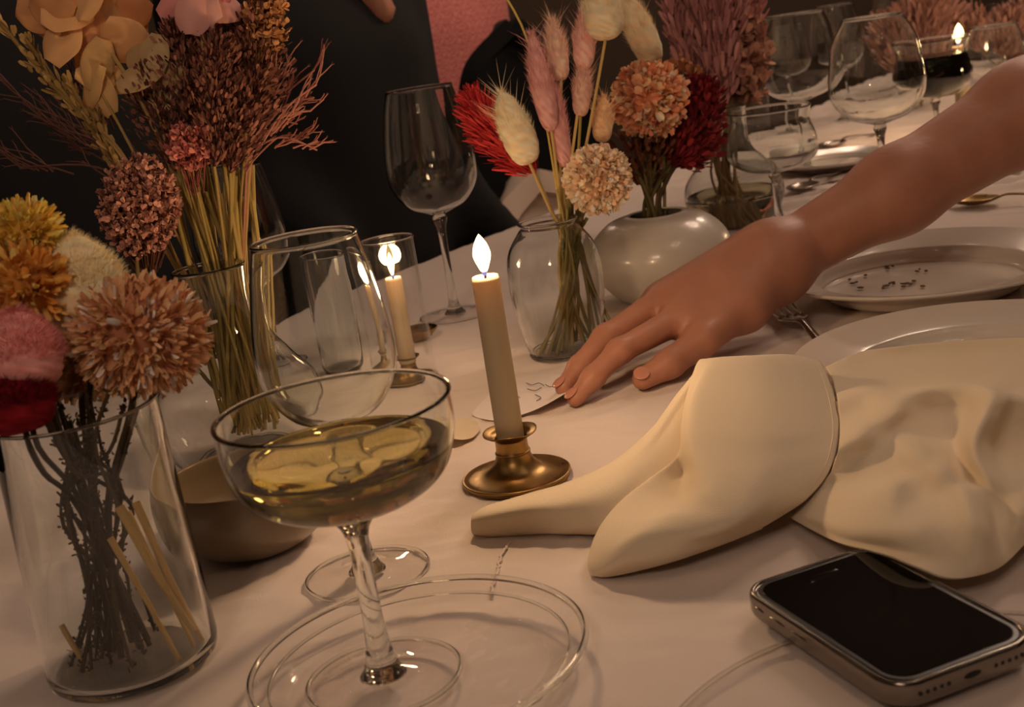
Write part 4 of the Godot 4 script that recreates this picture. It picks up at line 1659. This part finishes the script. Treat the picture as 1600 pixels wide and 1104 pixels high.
func near_bouquet() -> void:
	var v := px(205, 1030)
	var waist := pz(150, 800, dist(v) - 0.012)
	var dark := lin(0.20, 0.15, 0.085)
	var z := 0.585
	var o := flower("globe_flower", "large shaggy tan globe flower leaning right out of the near glass vase", Vector3.ZERO, inside(v, 0.012))
	var c := pz(220, 524, z)
	globe(o, "petals", c, Vector3(0.0315, 0.0265, 0.030), Basis(ax, ay, -af), 1500, 0.0080, 0.0026, 0.9, lin(0.66, 0.42, 0.28), lin(0.90, 0.60, 0.42), lin(1.0, 0.86, 0.68))
	stem(o, [o.position, waist + ax * 0.006, pz(205, 640, z), c], 0.0016, dark)
	o = flower("globe_flower", "shaded brown globe flower tucked behind the large shaggy tan one", Vector3.ZERO, inside(v, 0.012))
	c = pz(128, 560, z + 0.045)
	globe(o, "petals", c, Vector3(0.022, 0.02, 0.02), Basis(ax, ay, -af), 420, 0.0075, 0.004, 0.6, lin(0.52, 0.36, 0.22), lin(0.66, 0.46, 0.30), lin(0.76, 0.58, 0.4))
	stem(o, [o.position, waist, pz(130, 660, z + 0.03), c], 0.0015, dark)
	o = flower("yellow_flower", "fluffy mustard-yellow flower at the left edge, top of the near vase", Vector3.ZERO, inside(v, 0.012))
	c = pz(38, 365, z)
	globe(o, "petals", c, Vector3(0.0155, 0.0150, 0.015), Basis(ax, ay, -af), 700, 0.006, 0.0022, 0.2, lin(0.82, 0.55, 0.22), lin(0.95, 0.67, 0.32), lin(1.0, 0.78, 0.46))
	stem(o, [o.position, waist - ax * 0.004, pz(75, 600, z), c], 0.0014, dark)
	o = flower("yellow_flower", "drooping mustard-yellow flower below the fluffy one, beside the cream puff", Vector3.ZERO, inside(v, 0.012))
	c = pz(40, 448, z - 0.008)
	globe(o, "petals", c, Vector3(0.0200, 0.0200, 0.018), Basis(ax, ay, -af), 600, 0.008, 0.003, 0.5, lin(0.72, 0.46, 0.20), lin(0.86, 0.58, 0.29), lin(0.92, 0.70, 0.40))
	stem(o, [o.position, waist - ax * 0.002, pz(80, 640, z), c], 0.0014, dark)
	o = flower("cream_puff", "soft cream puff between the yellow flowers and the shaggy tan globe", Vector3.ZERO, inside(v, 0.012))
	tail(o, pz(146, 520, z + 0.008), pz(104, 366, z + 0.008), 0.040, lin(0.80, 0.62, 0.43), lin(0.92, 0.74, 0.54), 6000, 0.006, 0.0, 1.6)
	stem(o, [o.position, waist, pz(140, 650, z + 0.012), pz(146, 521, z + 0.008)], 0.0014, dark)
	o = flower("pink_puff", "soft dusty pink puff at the left edge above the crimson one", Vector3.ZERO, inside(v, 0.012))
	tail(o, pz(46, 612, z - 0.03), pz(20, 484, z - 0.03), 0.033, lin(0.70, 0.40, 0.36), lin(0.84, 0.52, 0.46), 6000, 0.006, 0.0, 1.8)
	stem(o, [o.position, waist - ax * 0.006, pz(60, 700, z - 0.02), pz(45, 604, z - 0.03)], 0.0013, dark)
	o = flower("crimson_puff", "crimson puff at the left edge resting over the near vase's rim", Vector3.ZERO, inside(v, 0.012))
	tail(o, pz(40, 676, z - 0.035), pz(10, 572, z - 0.035), 0.031, lin(0.30, 0.03, 0.05), lin(0.44, 0.07, 0.085), 6000, 0.006, 0.0, 1.8)
	stem(o, [o.position, waist - ax * 0.008, pz(70, 740, z - 0.02), pz(40, 675, z - 0.035)], 0.0013, dark)
	for k in 17:                                           # dark seed-rough stems crowding the vase
		var foot := v + Vector3(rng.randf_range(-0.028, 0.016), 0.006, rng.randf_range(-0.022, 0.022))
		var s := thing("dried_stem", "dark dried stem standing in the near glass vase", "dried stem", foot, "dark dried stems in the near glass vase")
		var b := MB.new()
		b.col = vary(dark, lin(0.30, 0.22, 0.13))
		var up := pz(rng.randf_range(35, 215), rng.randf_range(600, 660), z + rng.randf_range(-0.01, 0.035))
		var pts := spline([foot, foot.lerp(waist, 0.5) + rdir() * 0.005, waist + rdir() * 0.017, waist.lerp(up, 0.5) + rdir() * 0.004, up], 26)
		b.tube(pts, [0.0006 + rng.randf() * 0.0005], 5)
		part(s, "stalk", b, M.dry_stem, true)
		b = MB.new()
		for j in 130:
			var q: Vector3 = pts[rng.randi_range(0, 25)]
			b.col = vary(dark, lin(0.34, 0.26, 0.16))
			var d := (Vector3.UP * 0.7 + rdir()).normalized()
			petal(b, q + rdir() * 0.0012, d, perp(d), rng.randf_range(0.0015, 0.0035), 0.0012, 0.5)
		part(s, "bracts", b, M.petal, true).set_meta("kind", "stuff")
	var straws := [[186, 792, 300, 985, 0.0024], [212, 785, 312, 1000, 0.0020], [172, 840, 290, 1048, 0.0017], [96, 975, 178, 1104, 0.0015], [200, 800, 305, 1010, 0.0016]]
	var says := ["thick pale straw leaning against the near vase's right wall", "upper pale straw beside the thick one in the near vase", "long thin pale straw left of the thick ones in the near vase", "lone pale straw at the near vase's lower left", "thin pale straw wedged under the thick ones in the near vase"]
	for k in 5:
		var q: Array = straws[k]
		var foot := pz(q[2], q[3], dist(v) - 0.020 + 0.004 * k)
		var s := thing("straw", says[k], "straw", foot)
		var b := MB.new()
		b.col = lin(0.74, 0.58, 0.34)
		var upz := pz(q[0], q[1], dist(v) - 0.030 + 0.005 * k)
		b.tube([foot, foot.lerp(upz, 0.5) + rdir() * 0.001, upz], [q[4] * 0.6, q[4] * 0.8, q[4]], 8)
		part(s, "stalk", b, M.dry_stem, true)

const ORDER := ["topmost", "second from the top", "third from the top", "fourth from the top", "fifth from the top", "sixth from the top", "seventh from the top", "lowest"]

func grass_bouquet() -> void:
	var v := px(390, 722)
	var z := dist(v)
	var waist := pz(372, 560, z)
	var group := "straw-coloured grass stems in the round-bellied vase"
	for k in 42:  # loose grass stems
		var foot := pz(rng.randf_range(352, 432), rng.randf_range(640, 685), z + rng.randf_range(-0.02, 0.02))
		var tx := rng.randf_range(255, 402)
		var up := pz(tx, rng.randf_range(190, 330), z + rng.randf_range(-0.035, 0.03))
		var s := thing("grass_stem", "straw-green grass stem standing in the round-bellied glass vase", "dried stem", foot, group)
		var b := MB.new()
		b.col = vary(lin(0.44, 0.36, 0.18), lin(0.62, 0.50, 0.27))
		b.tube(spline([foot, foot.lerp(up, 0.30) + rdir() * 0.002, foot.lerp(up, 0.62) + rdir() * 0.003, up], 16), [rng.randf_range(0.0010, 0.0019)], 6)
		part(s, "stalk", b, M.dry_stem, true)
	var maroon := lin(0.20, 0.09, 0.07)
	var rust := lin(0.50, 0.31, 0.23)
	var tan_ := lin(0.62, 0.42, 0.27)
	var plumes := [[330, 250, 335, 110, 300, -20], [350, 250, 365, 130, 375, 20], [300, 260, 290, 140, 270, 40], [370, 240, 380, 150, 400, 60], [335, 260, 335, 160, 345, 60], [360, 270, 375, 200, 405, 120], [280, 270, 250, 180, 225, 110], [315, 240, 315, 120, 325, 30], [385, 200, 400, 110, 415, -10]]
	var says := ["behind the pink petals", "right of centre, under the tan cluster", "left of centre, under the papery pods", "at the right of the bunch", "in the middle of the bunch", "low on the right by the bare twigs", "low on the left above the statice", "in front at the middle", "tall at the far right"]
	for k in 9:
		var q: Array = plumes[k]
		var s := thing("dried_grass", "maroon-brown dried grass plume " + says[k], "grass plume", inside(v, 0.02, 0.02), "maroon grass plumes in the round-bellied vase")
		var zz := z + rng.randf_range(-0.05, 0.03)
		var a := pz(q[0], q[1], zz)
		plume(s, "seed_plume", [a, pz(q[2], q[3], zz), pz(q[4], q[5], zz)], 0.036, 900, 0.0050, 0.0021, maroon, rust, 0.9)
		stem(s, [s.position, waist + rdir() * 0.008, a], 0.0011, lin(0.5, 0.4, 0.2), "stalk")
	# bare purple-brown twigs fanning right, faint ones left
	for k in 13:
		var left := k >= 8
		var s := thing("bare_twig", ORDER[k - 8] + " of the five thin twigs fanning left from the grass bouquet" if left else ORDER[k] + " of the eight purple-brown twigs fanning right from the grass bouquet", "twig", inside(v, 0.02, 0.02), "twigs fanning left" if left else "twigs fanning right")
		var b := MB.new()
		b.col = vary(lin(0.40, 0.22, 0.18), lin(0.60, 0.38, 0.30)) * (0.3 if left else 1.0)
		var zz := z + rng.randf_range(-0.03, 0.03)
		var a := pz(390 + rng.randf_range(-6, 8), 250 + rng.randf_range(-20, 20), zz) if not left else pz(250, 300, zz)
		var e := pz(lerpf(455, 500, rng.randf()), lerpf(80, 245, (k + 0.5) / 8.0), zz) if not left else pz(lerpf(0, 120, rng.randf()), lerpf(110, 280, (k - 7.5) / 5.0), zz)
		b.tube([waist, a], [0.0008, 0.0007], 5)
		var d := (e - a)
		var mid := a.lerp(e, 0.5) + ay * 0.01
		b.tube(spline([a, mid, e], 10), [0.0007], 5)
		for j in (7 if left else 5):
			var t := rng.randf_range(0.3, 1.0)
			twig(b, a.lerp(e, t) + ay * 0.006 * (1.0 - t), (d.normalized() + ay * 0.35 + rdir() * 0.3).normalized(), d.length() * 0.25, 0.0007, 1, 0.6)
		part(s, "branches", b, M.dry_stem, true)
	# papery pods and petals at the top left
	var o := thing("papery_flower", "broad pale peach papery flower head at the top left corner", "flower", inside(v, 0.02, 0.02))
	lobes(o, "petal", pz(140, 25, z - 0.02), Vector3(0.042, 0.028, 0.014), 20, 0.034, 0.032, lin(0.66, 0.42, 0.25), lin(0.80, 0.56, 0.36))
	stem(o, [o.position, waist, pz(250, 220, z - 0.02), pz(160, 60, z - 0.02)], 0.0015, lin(0.55, 0.42, 0.24))
	o = thing("seed_pod", "drooping amber papery pod hanging under the broad peach flower head", "seed pod", inside(v, 0.02, 0.02))
	lobes(o, "petal", pz(150, 118, z - 0.02), Vector3(0.008, 0.016, 0.006), 5, 0.036, 0.022, lin(0.66, 0.46, 0.26), lin(0.76, 0.58, 0.36))
	stem(o, [o.position, waist, pz(215, 250, z - 0.02), pz(150, 130, z - 0.02)], 0.0010, lin(0.55, 0.42, 0.24))
	o = thing("seed_pod", "translucent beige papery pod left of the maroon plumes", "seed pod", inside(v, 0.02, 0.02))
	lobes(o, "petal", pz(237, 112, z - 0.025), Vector3(0.010, 0.014, 0.006), 5, 0.034, 0.024, lin(0.60, 0.46, 0.30), lin(0.70, 0.56, 0.38))
	stem(o, [o.position, waist, pz(270, 260, z - 0.02), pz(240, 140, z - 0.025)], 0.0010, lin(0.55, 0.42, 0.24))
	o = thing("papery_flower", "pink papery petals cut by the picture's top edge above the plumes", "flower", inside(v, 0.02, 0.02))
	lobes(o, "petal", pz(308, 0, z - 0.03), Vector3(0.016, 0.014, 0.008), 7, 0.034, 0.026, lin(0.72, 0.40, 0.36), lin(0.84, 0.54, 0.46))
	stem(o, [o.position, waist, pz(330, 220, z - 0.02), pz(312, 20, z - 0.03)], 0.0012, lin(0.55, 0.42, 0.24))
	o = thing("statice", "tan cluster of knobbly dry florets at the bouquet's top right", "flower", inside(v, 0.02, 0.02))
	spray(o, "florets", pz(415, 25, z - 0.02), Vector3(0.016, 0.030, 0.014), 260, 0.0048, lin(0.50, 0.32, 0.18), lin(0.74, 0.52, 0.32), pz(395, 160, z - 0.02))
	stem(o, [o.position, waist, pz(392, 220, z - 0.02), pz(405, 60, z - 0.02)], 0.0012, lin(0.55, 0.42, 0.24))
	o = thing("statice", "large pinkish-tan statice head left of the straw stems", "flower", inside(v, 0.02, 0.02))
	spray(o, "florets", pz(217, 325, z - 0.05), Vector3(0.027, 0.034, 0.018), 950, 0.0038, lin(0.42, 0.26, 0.19), lin(0.78, 0.52, 0.41), pz(235, 450, z - 0.03))
	stem(o, [o.position, pz(330, 600, z - 0.01), pz(225, 470, z - 0.04), pz(217, 340, z - 0.05)], 0.0013, lin(0.38, 0.30, 0.16))
	o = thing("statice", "small coral-pink floret cluster above the large statice head", "flower", inside(v, 0.02, 0.02))
	spray(o, "florets", pz(296, 232, z - 0.045), Vector3(0.014, 0.017, 0.012), 150, 0.0050, lin(0.58, 0.30, 0.25), lin(0.78, 0.46, 0.38), pz(310, 330, z - 0.03))
	stem(o, [o.position, waist, pz(315, 330, z - 0.03), pz(298, 250, z - 0.045)], 0.0011, lin(0.5, 0.4, 0.2))
	# oat-like stalks rising to the left edge
	for k in 4:
		var s := thing("oat_stalk", ["uppermost oat stalk reaching the left edge of the picture", "second oat stalk below the uppermost, crossing the dark corner", "oat stalk passing just left of the amber pod", "short oat stalk under the broad peach flower head"][k], "oat stalk", inside(v, 0.02, 0.02))
		var e := pz([-20, 40, 110, 150][k], [10, 60, 130, 180][k], z - 0.02)
		var a := pz(205, [262, 270, 290, 300][k], z - 0.02)
		plume(s, "spikelets", [a.lerp(e, 0.25), a.lerp(e, 0.6) - ay * 0.004, e], 0.012, 60, 0.009, 0.0034, lin(0.44, 0.33, 0.17), lin(0.60, 0.46, 0.26), 0.4)
		stem(s, [s.position, pz(330, 520, z), a, a.lerp(e, 0.3)], 0.0011, lin(0.52, 0.40, 0.22), "stalk")

func tail_flower(called: String, label: String, v: Vector3, a: Array, t: Array, z: float, w: float, ca: Color, cb: Color, n := 900, hl := 0.011, tip := 0.02) -> void:
	var o := flower(called, label, Vector3.ZERO, inside(v, 0.018))
	var p0 := pz(a[0], a[1], z)
	tail(o, p0, pz(t[0], t[1], z), w, ca, cb, n, hl, tip)
	var neck := pz(884, 400, dist(v)) + rdir() * 0.006
	stem(o, [o.position, neck, neck.lerp(p0, 0.5) + rdir() * 0.003, p0], 0.0013, vary(lin(0.66, 0.52, 0.30), lin(0.55, 0.45, 0.24)))

func tail_bouquet() -> void:
	var v := px(885, 552)
	var z := dist(v)
	var cream := lin(0.80, 0.62, 0.45)
	var cream2 := lin(0.90, 0.73, 0.56)
	var rose := lin(0.62, 0.40, 0.36)
	var rose2 := lin(0.76, 0.54, 0.49)
	tail_flower("bunny_tail", "large cream bunny tail leaning left over the burning candle", v, [828, 256], [782, 142], z - 0.03, 0.0270, cream, cream2, 1500, 0.007, 0.026)
	tail_flower("bunny_tail", "long dusty rose tail standing upright behind the large cream one", v, [862, 205], [830, 52], z, 0.0185, rose, rose2, 1300, 0.009)
	tail_flower("bunny_tail", "slim dusty rose tail reaching down to the peach globe flower", v, [884, 262], [858, 112], z + 0.012, 0.0155, rose, rose2, 1100, 0.009)
	tail_flower("bunny_tail", "small beige and pink tail above the slim rose one", v, [877, 126], [862, 32], z + 0.02, 0.0175, lin(0.70, 0.50, 0.42), lin(0.82, 0.64, 0.52), 1100, 0.011, 0.022)
	tail_flower("bunny_tail", "salmon pink tail right of the small beige and pink one", v, [912, 108], [914, 14], z + 0.01, 0.0185, lin(0.74, 0.48, 0.42), lin(0.84, 0.60, 0.52), 1100, 0.008)
	tail_flower("bunny_tail", "slender pinkish tail below the salmon pink one", v, [907, 182], [912, 96], z + 0.01, 0.0150, lin(0.66, 0.46, 0.38), lin(0.80, 0.60, 0.50), 900, 0.008)
	tail_flower("bunny_tail", "broad cream tail touching the picture's top edge", v, [946, 62], [938, -38], z, 0.0330, cream, cream2, 1500, 0.010)
	tail_flower("bunny_tail", "small cream tail just above the peach globe flower", v, [940, 222], [944, 152], z + 0.02, 0.0170, lin(0.74, 0.54, 0.38), cream, 800, 0.008)
	var o := flower("red_plume", "spiky crimson plume left of the large cream bunny tail", Vector3.ZERO, inside(v, 0.018))
	var a := pz(838, 272, z + 0.03)
	plume(o, "bristles", [a, pz(800, 236, z + 0.03), pz(764, 198, z + 0.03), pz(738, 160, z + 0.03)], 0.030, 1500, 0.014, 0.0016, lin(0.50, 0.10, 0.10), lin(0.72, 0.22, 0.20), 0.8)
	stem(o, [o.position, pz(884, 400, z), a], 0.0013, lin(0.5, 0.4, 0.24))
	o = flower("peach_globe_flower", "peach globe flower hanging over the clear rounded vase", Vector3.ZERO, inside(v, 0.018))
	var c := pz(934, 280, z - 0.012)
	globe(o, "petals", c, Vector3(0.0265, 0.0270, 0.026), Basis(ax, ay, -af), 1100, 0.0075, 0.0055, 0.9, lin(0.92, 0.57, 0.43), lin(1.0, 0.67, 0.53), lin(1.0, 0.83, 0.69))
	stem(o, [o.position, pz(890, 400, z), pz(905, 350, z), c], 0.0016, lin(0.42, 0.36, 0.18))
	o = flower("grass_stem", "thin yellow-green stalk rising to the top edge above the rose tails", Vector3.ZERO, inside(v, 0.018))
	stem(o, [o.position, pz(884, 400, z), pz(835, 100, z + 0.02), pz(788, -10, z + 0.02)], 0.0010, lin(0.66, 0.54, 0.26))
	var g := "dark stems inside the clear rounded vase"
	for k in 16:  # loose green stems
		var foot := v + Vector3(rng.randf_range(-0.024, 0.024), 0.005, rng.randf_range(-0.02, 0.02))
		var s := thing("green_stem", "dull green stem standing in the clear rounded vase", "dried stem", foot, g)
		var b := MB.new()
		b.col = vary(lin(0.30, 0.27, 0.14), lin(0.50, 0.42, 0.24))
		var up := pz(rng.randf_range(868, 925), rng.randf_range(270, 345), z + rng.randf_range(-0.02, 0.02))
		b.tube(spline([foot, pz(890, 430, z) + rdir() * 0.007, up], 14), [rng.randf_range(0.0011, 0.0019)], 6)
		part(s, "stalk", b, M.dry_stem, true)
	for k in 5:
		var s := thing("green_stem", "dull green stem standing in the clear rounded vase", "dried stem", v + Vector3(0.02, 0.005, 0.004 * k - 0.01), g)
		var b := MB.new()
		b.col = vary(lin(0.28, 0.25, 0.13), lin(0.40, 0.34, 0.2))
		b.tube(spline([pz(955 - 8 * k, 505 + 8 * k, z - 0.01), pz(915, 420, z) + rdir() * 0.004, pz(896, 350, z)], 12), [0.0015], 6)
		part(s, "stalk", b, M.dry_stem, true)

func dahlia_bouquet() -> void:
	var v := px(1040, 462)
	var z := dist(v)
	var o := flower("bunny_tail", "cream tail leaning left behind the orange dahlia", Vector3.ZERO, v + Vector3(0, 0.02, 0.005))
	tail(o, pz(1024, 100, z + 0.04), pz(968, -18, z + 0.04), 0.0290, lin(0.76, 0.58, 0.42), lin(0.86, 0.69, 0.52), 1300, 0.012, 0.02)
	stem(o, [o.position, pz(1026, 330, z + 0.008), pz(1036, 200, z + 0.03), pz(1024, 100, z + 0.04)], 0.0015, lin(0.5, 0.4, 0.24))
	o = flower("orange_dahlia", "curly orange dahlia leaning out of the pale pottery vase", Vector3.ZERO, v + Vector3(0, 0.02, 0))
	var c := pz(1015, 155, z - 0.02)
	globe(o, "petals", c, Vector3(0.0330, 0.0330, 0.030), Basis(ax, ay, -af), 900, 0.0105, 0.0075, 1.2, lin(0.94, 0.46, 0.32), lin(1.0, 0.60, 0.44), lin(1.0, 0.78, 0.56))
	stem(o, [o.position, pz(1020, 330, z), pz(1015, 240, z), c], 0.0022, lin(0.34, 0.26, 0.14))
	o = flower("orange_dahlia", "dull brown side bloom on the right shoulder of the orange dahlia", Vector3.ZERO, v + Vector3(0, 0.02, 0))
	c = pz(1062, 138, z + 0.025)
	globe(o, "petals", c, Vector3(0.022, 0.026, 0.022), Basis(ax, ay, -af), 420, 0.009, 0.006, 1.0, lin(0.44, 0.26, 0.16), lin(0.60, 0.38, 0.24), lin(0.7, 0.5, 0.34))
	stem(o, [o.position, pz(1025, 330, z), pz(1045, 230, z + 0.01), c], 0.0018, lin(0.34, 0.26, 0.14))
	o = flower("celosia", "dark wine-red feathery celosia right of the orange dahlia", Vector3.ZERO, v + Vector3(0.01, 0.02, 0))
	plume(o, "plume", [pz(1050, 262, z), pz(1082, 215, z), pz(1098, 130, z)], 0.046, 1500, 0.0085, 0.0042, lin(0.24, 0.05, 0.06), lin(0.44, 0.12, 0.12), 1.0)
	stem(o, [o.position, pz(1030, 325, z), pz(1050, 262, z)], 0.0018, lin(0.25, 0.2, 0.1))
	o = flower("celosia", "brownish shaded celosia under the orange dahlia", Vector3.ZERO, v + Vector3(-0.01, 0.02, 0))
	plume(o, "plume", [pz(1012, 300, z + 0.01), pz(1012, 250, z + 0.01), pz(1020, 190, z + 0.01)], 0.050, 900, 0.0085, 0.004, lin(0.24, 0.13, 0.08), lin(0.40, 0.24, 0.15), 1.0)
	stem(o, [o.position, pz(1012, 325, z), pz(1012, 300, z + 0.01)], 0.0018, lin(0.25, 0.2, 0.1))
	for k in 9:
		var s := thing("green_stem", "dark stem rising from the mouth of the pale pottery vase", "dried stem", v + Vector3(0, 0.015, 0), "dark stems in the pale pottery vase")
		stem(s, [s.position, pz(rng.randf_range(1000, 1040), 332, z + rng.randf_range(-0.012, 0.012)), pz(rng.randf_range(985, 1050), rng.randf_range(225, 270), z)], 0.0018, vary(lin(0.24, 0.20, 0.11), lin(0.40, 0.33, 0.18)), "stalk")
	var s := thing("green_stem", "curved bare stem arching left of the water-filled vase's neck", "dried stem", v + Vector3(0.015, 0.015, 0))
	stem(s, [s.position, pz(1032, 326, z), pz(1042, 285, z), pz(1062, 250, z)], 0.0014, lin(0.25, 0.2, 0.12), "stalk")

func pink_grasses() -> void:
	var v := px(1152, 350)
	var z := dist(v)
	var pk := lin(0.50, 0.31, 0.28)
	var pk2 := lin(0.68, 0.46, 0.40)
	var st := lin(0.50, 0.38, 0.24)
	var tops := [[1062, -20], [1085, -40], [1105, -30], [1125, -50], [1145, -40], [1165, -30], [1180, 5], [1050, 20], [1112, 0], [1150, 20]]
	for k in tops.size():
		var s := thing("pink_grass", "tall dusty pink grass plume in the water-filled bulb vase", "grass plume", inside(v, 0.03, 0.006), "pink grass plumes in the bulb vase")
		var zz := z + rng.randf_range(-0.03, 0.03)
		var t: Array = tops[k]
		var a := pz(lerpf(1128, t[0], 0.45), 150 + rng.randf_range(-20, 30), zz)
		var e := pz(t[0], t[1], zz)
		plume(s, "seed_plume", [a, a.lerp(e, 0.5) + ax * rng.randf_range(-0.006, 0.006), e], 0.034, 330, 0.020, 0.0048, pk, pk2, 0.35)
		stem(s, [s.position, pz(1128 + rng.randf_range(-14, 16), 250, zz), a], 0.0017, vary(st, lin(0.6, 0.46, 0.3)), "stalk")
	for k in 14:
		var s := thing("grass_stem", "pale straw stem in the neck of the water-filled bulb vase", "dried stem", inside(v, 0.035, 0.006), "pale stems in the bulb vase's neck")
		stem(s, [s.position, pz(1128 + rng.randf_range(-20, 22), 260, z + rng.randf_range(-0.015, 0.015)), pz(1120 + rng.randf_range(-35, 45), 110, z)], 0.0017, vary(st, lin(0.62, 0.50, 0.34)), "stalk")
	var o := thing("statice", "tan dry leafy spray right of the tall pink grasses", "flower", inside(v, 0.02, 0.006))
	spray(o, "florets", pz(1172, 95, z - 0.01), Vector3(0.022, 0.055, 0.015), 170, 0.012, lin(0.48, 0.31, 0.23), lin(0.66, 0.46, 0.36), pz(1140, 230, z))
	stem(o, [o.position, pz(1140, 250, z), pz(1165, 150, z - 0.01)], 0.0015, st)

func far_flowers() -> void:
	var spots := [[1440, 60, 110, "far dried bouquet above the glass of red wine"], [1560, 110, 70, "far dried bouquet at the right edge above the forearm"]]
	for q in spots:
		var foot := px(q[0], q[2] + 60)
		var z := dist(foot)
		var o := thing("dried_bouquet", q[3], "bouquet", foot)
		for k in 7:
			var e := pz(q[0] + rng.randf_range(-70, 70), q[1] + rng.randf_range(-110, 10), z + rng.randf_range(-0.06, 0.06))
			var a := foot.lerp(e, 0.45)
			plume(o, "seed_plume", [a, a.lerp(e, 0.5), e], 0.07, 420, 0.022, 0.0055, lin(0.46, 0.31, 0.25), lin(0.64, 0.46, 0.38), 0.8)
			stem(o, [foot + Vector3(0, 0.006, 0), foot.lerp(e, 0.2), a], 0.002, lin(0.45, 0.35, 0.2))
		cylinder_glass("glass_vase", foot, 0.11, 0.032, 0.036, "straight glass vase under the " + q[3], M.vase_glass, "vase")
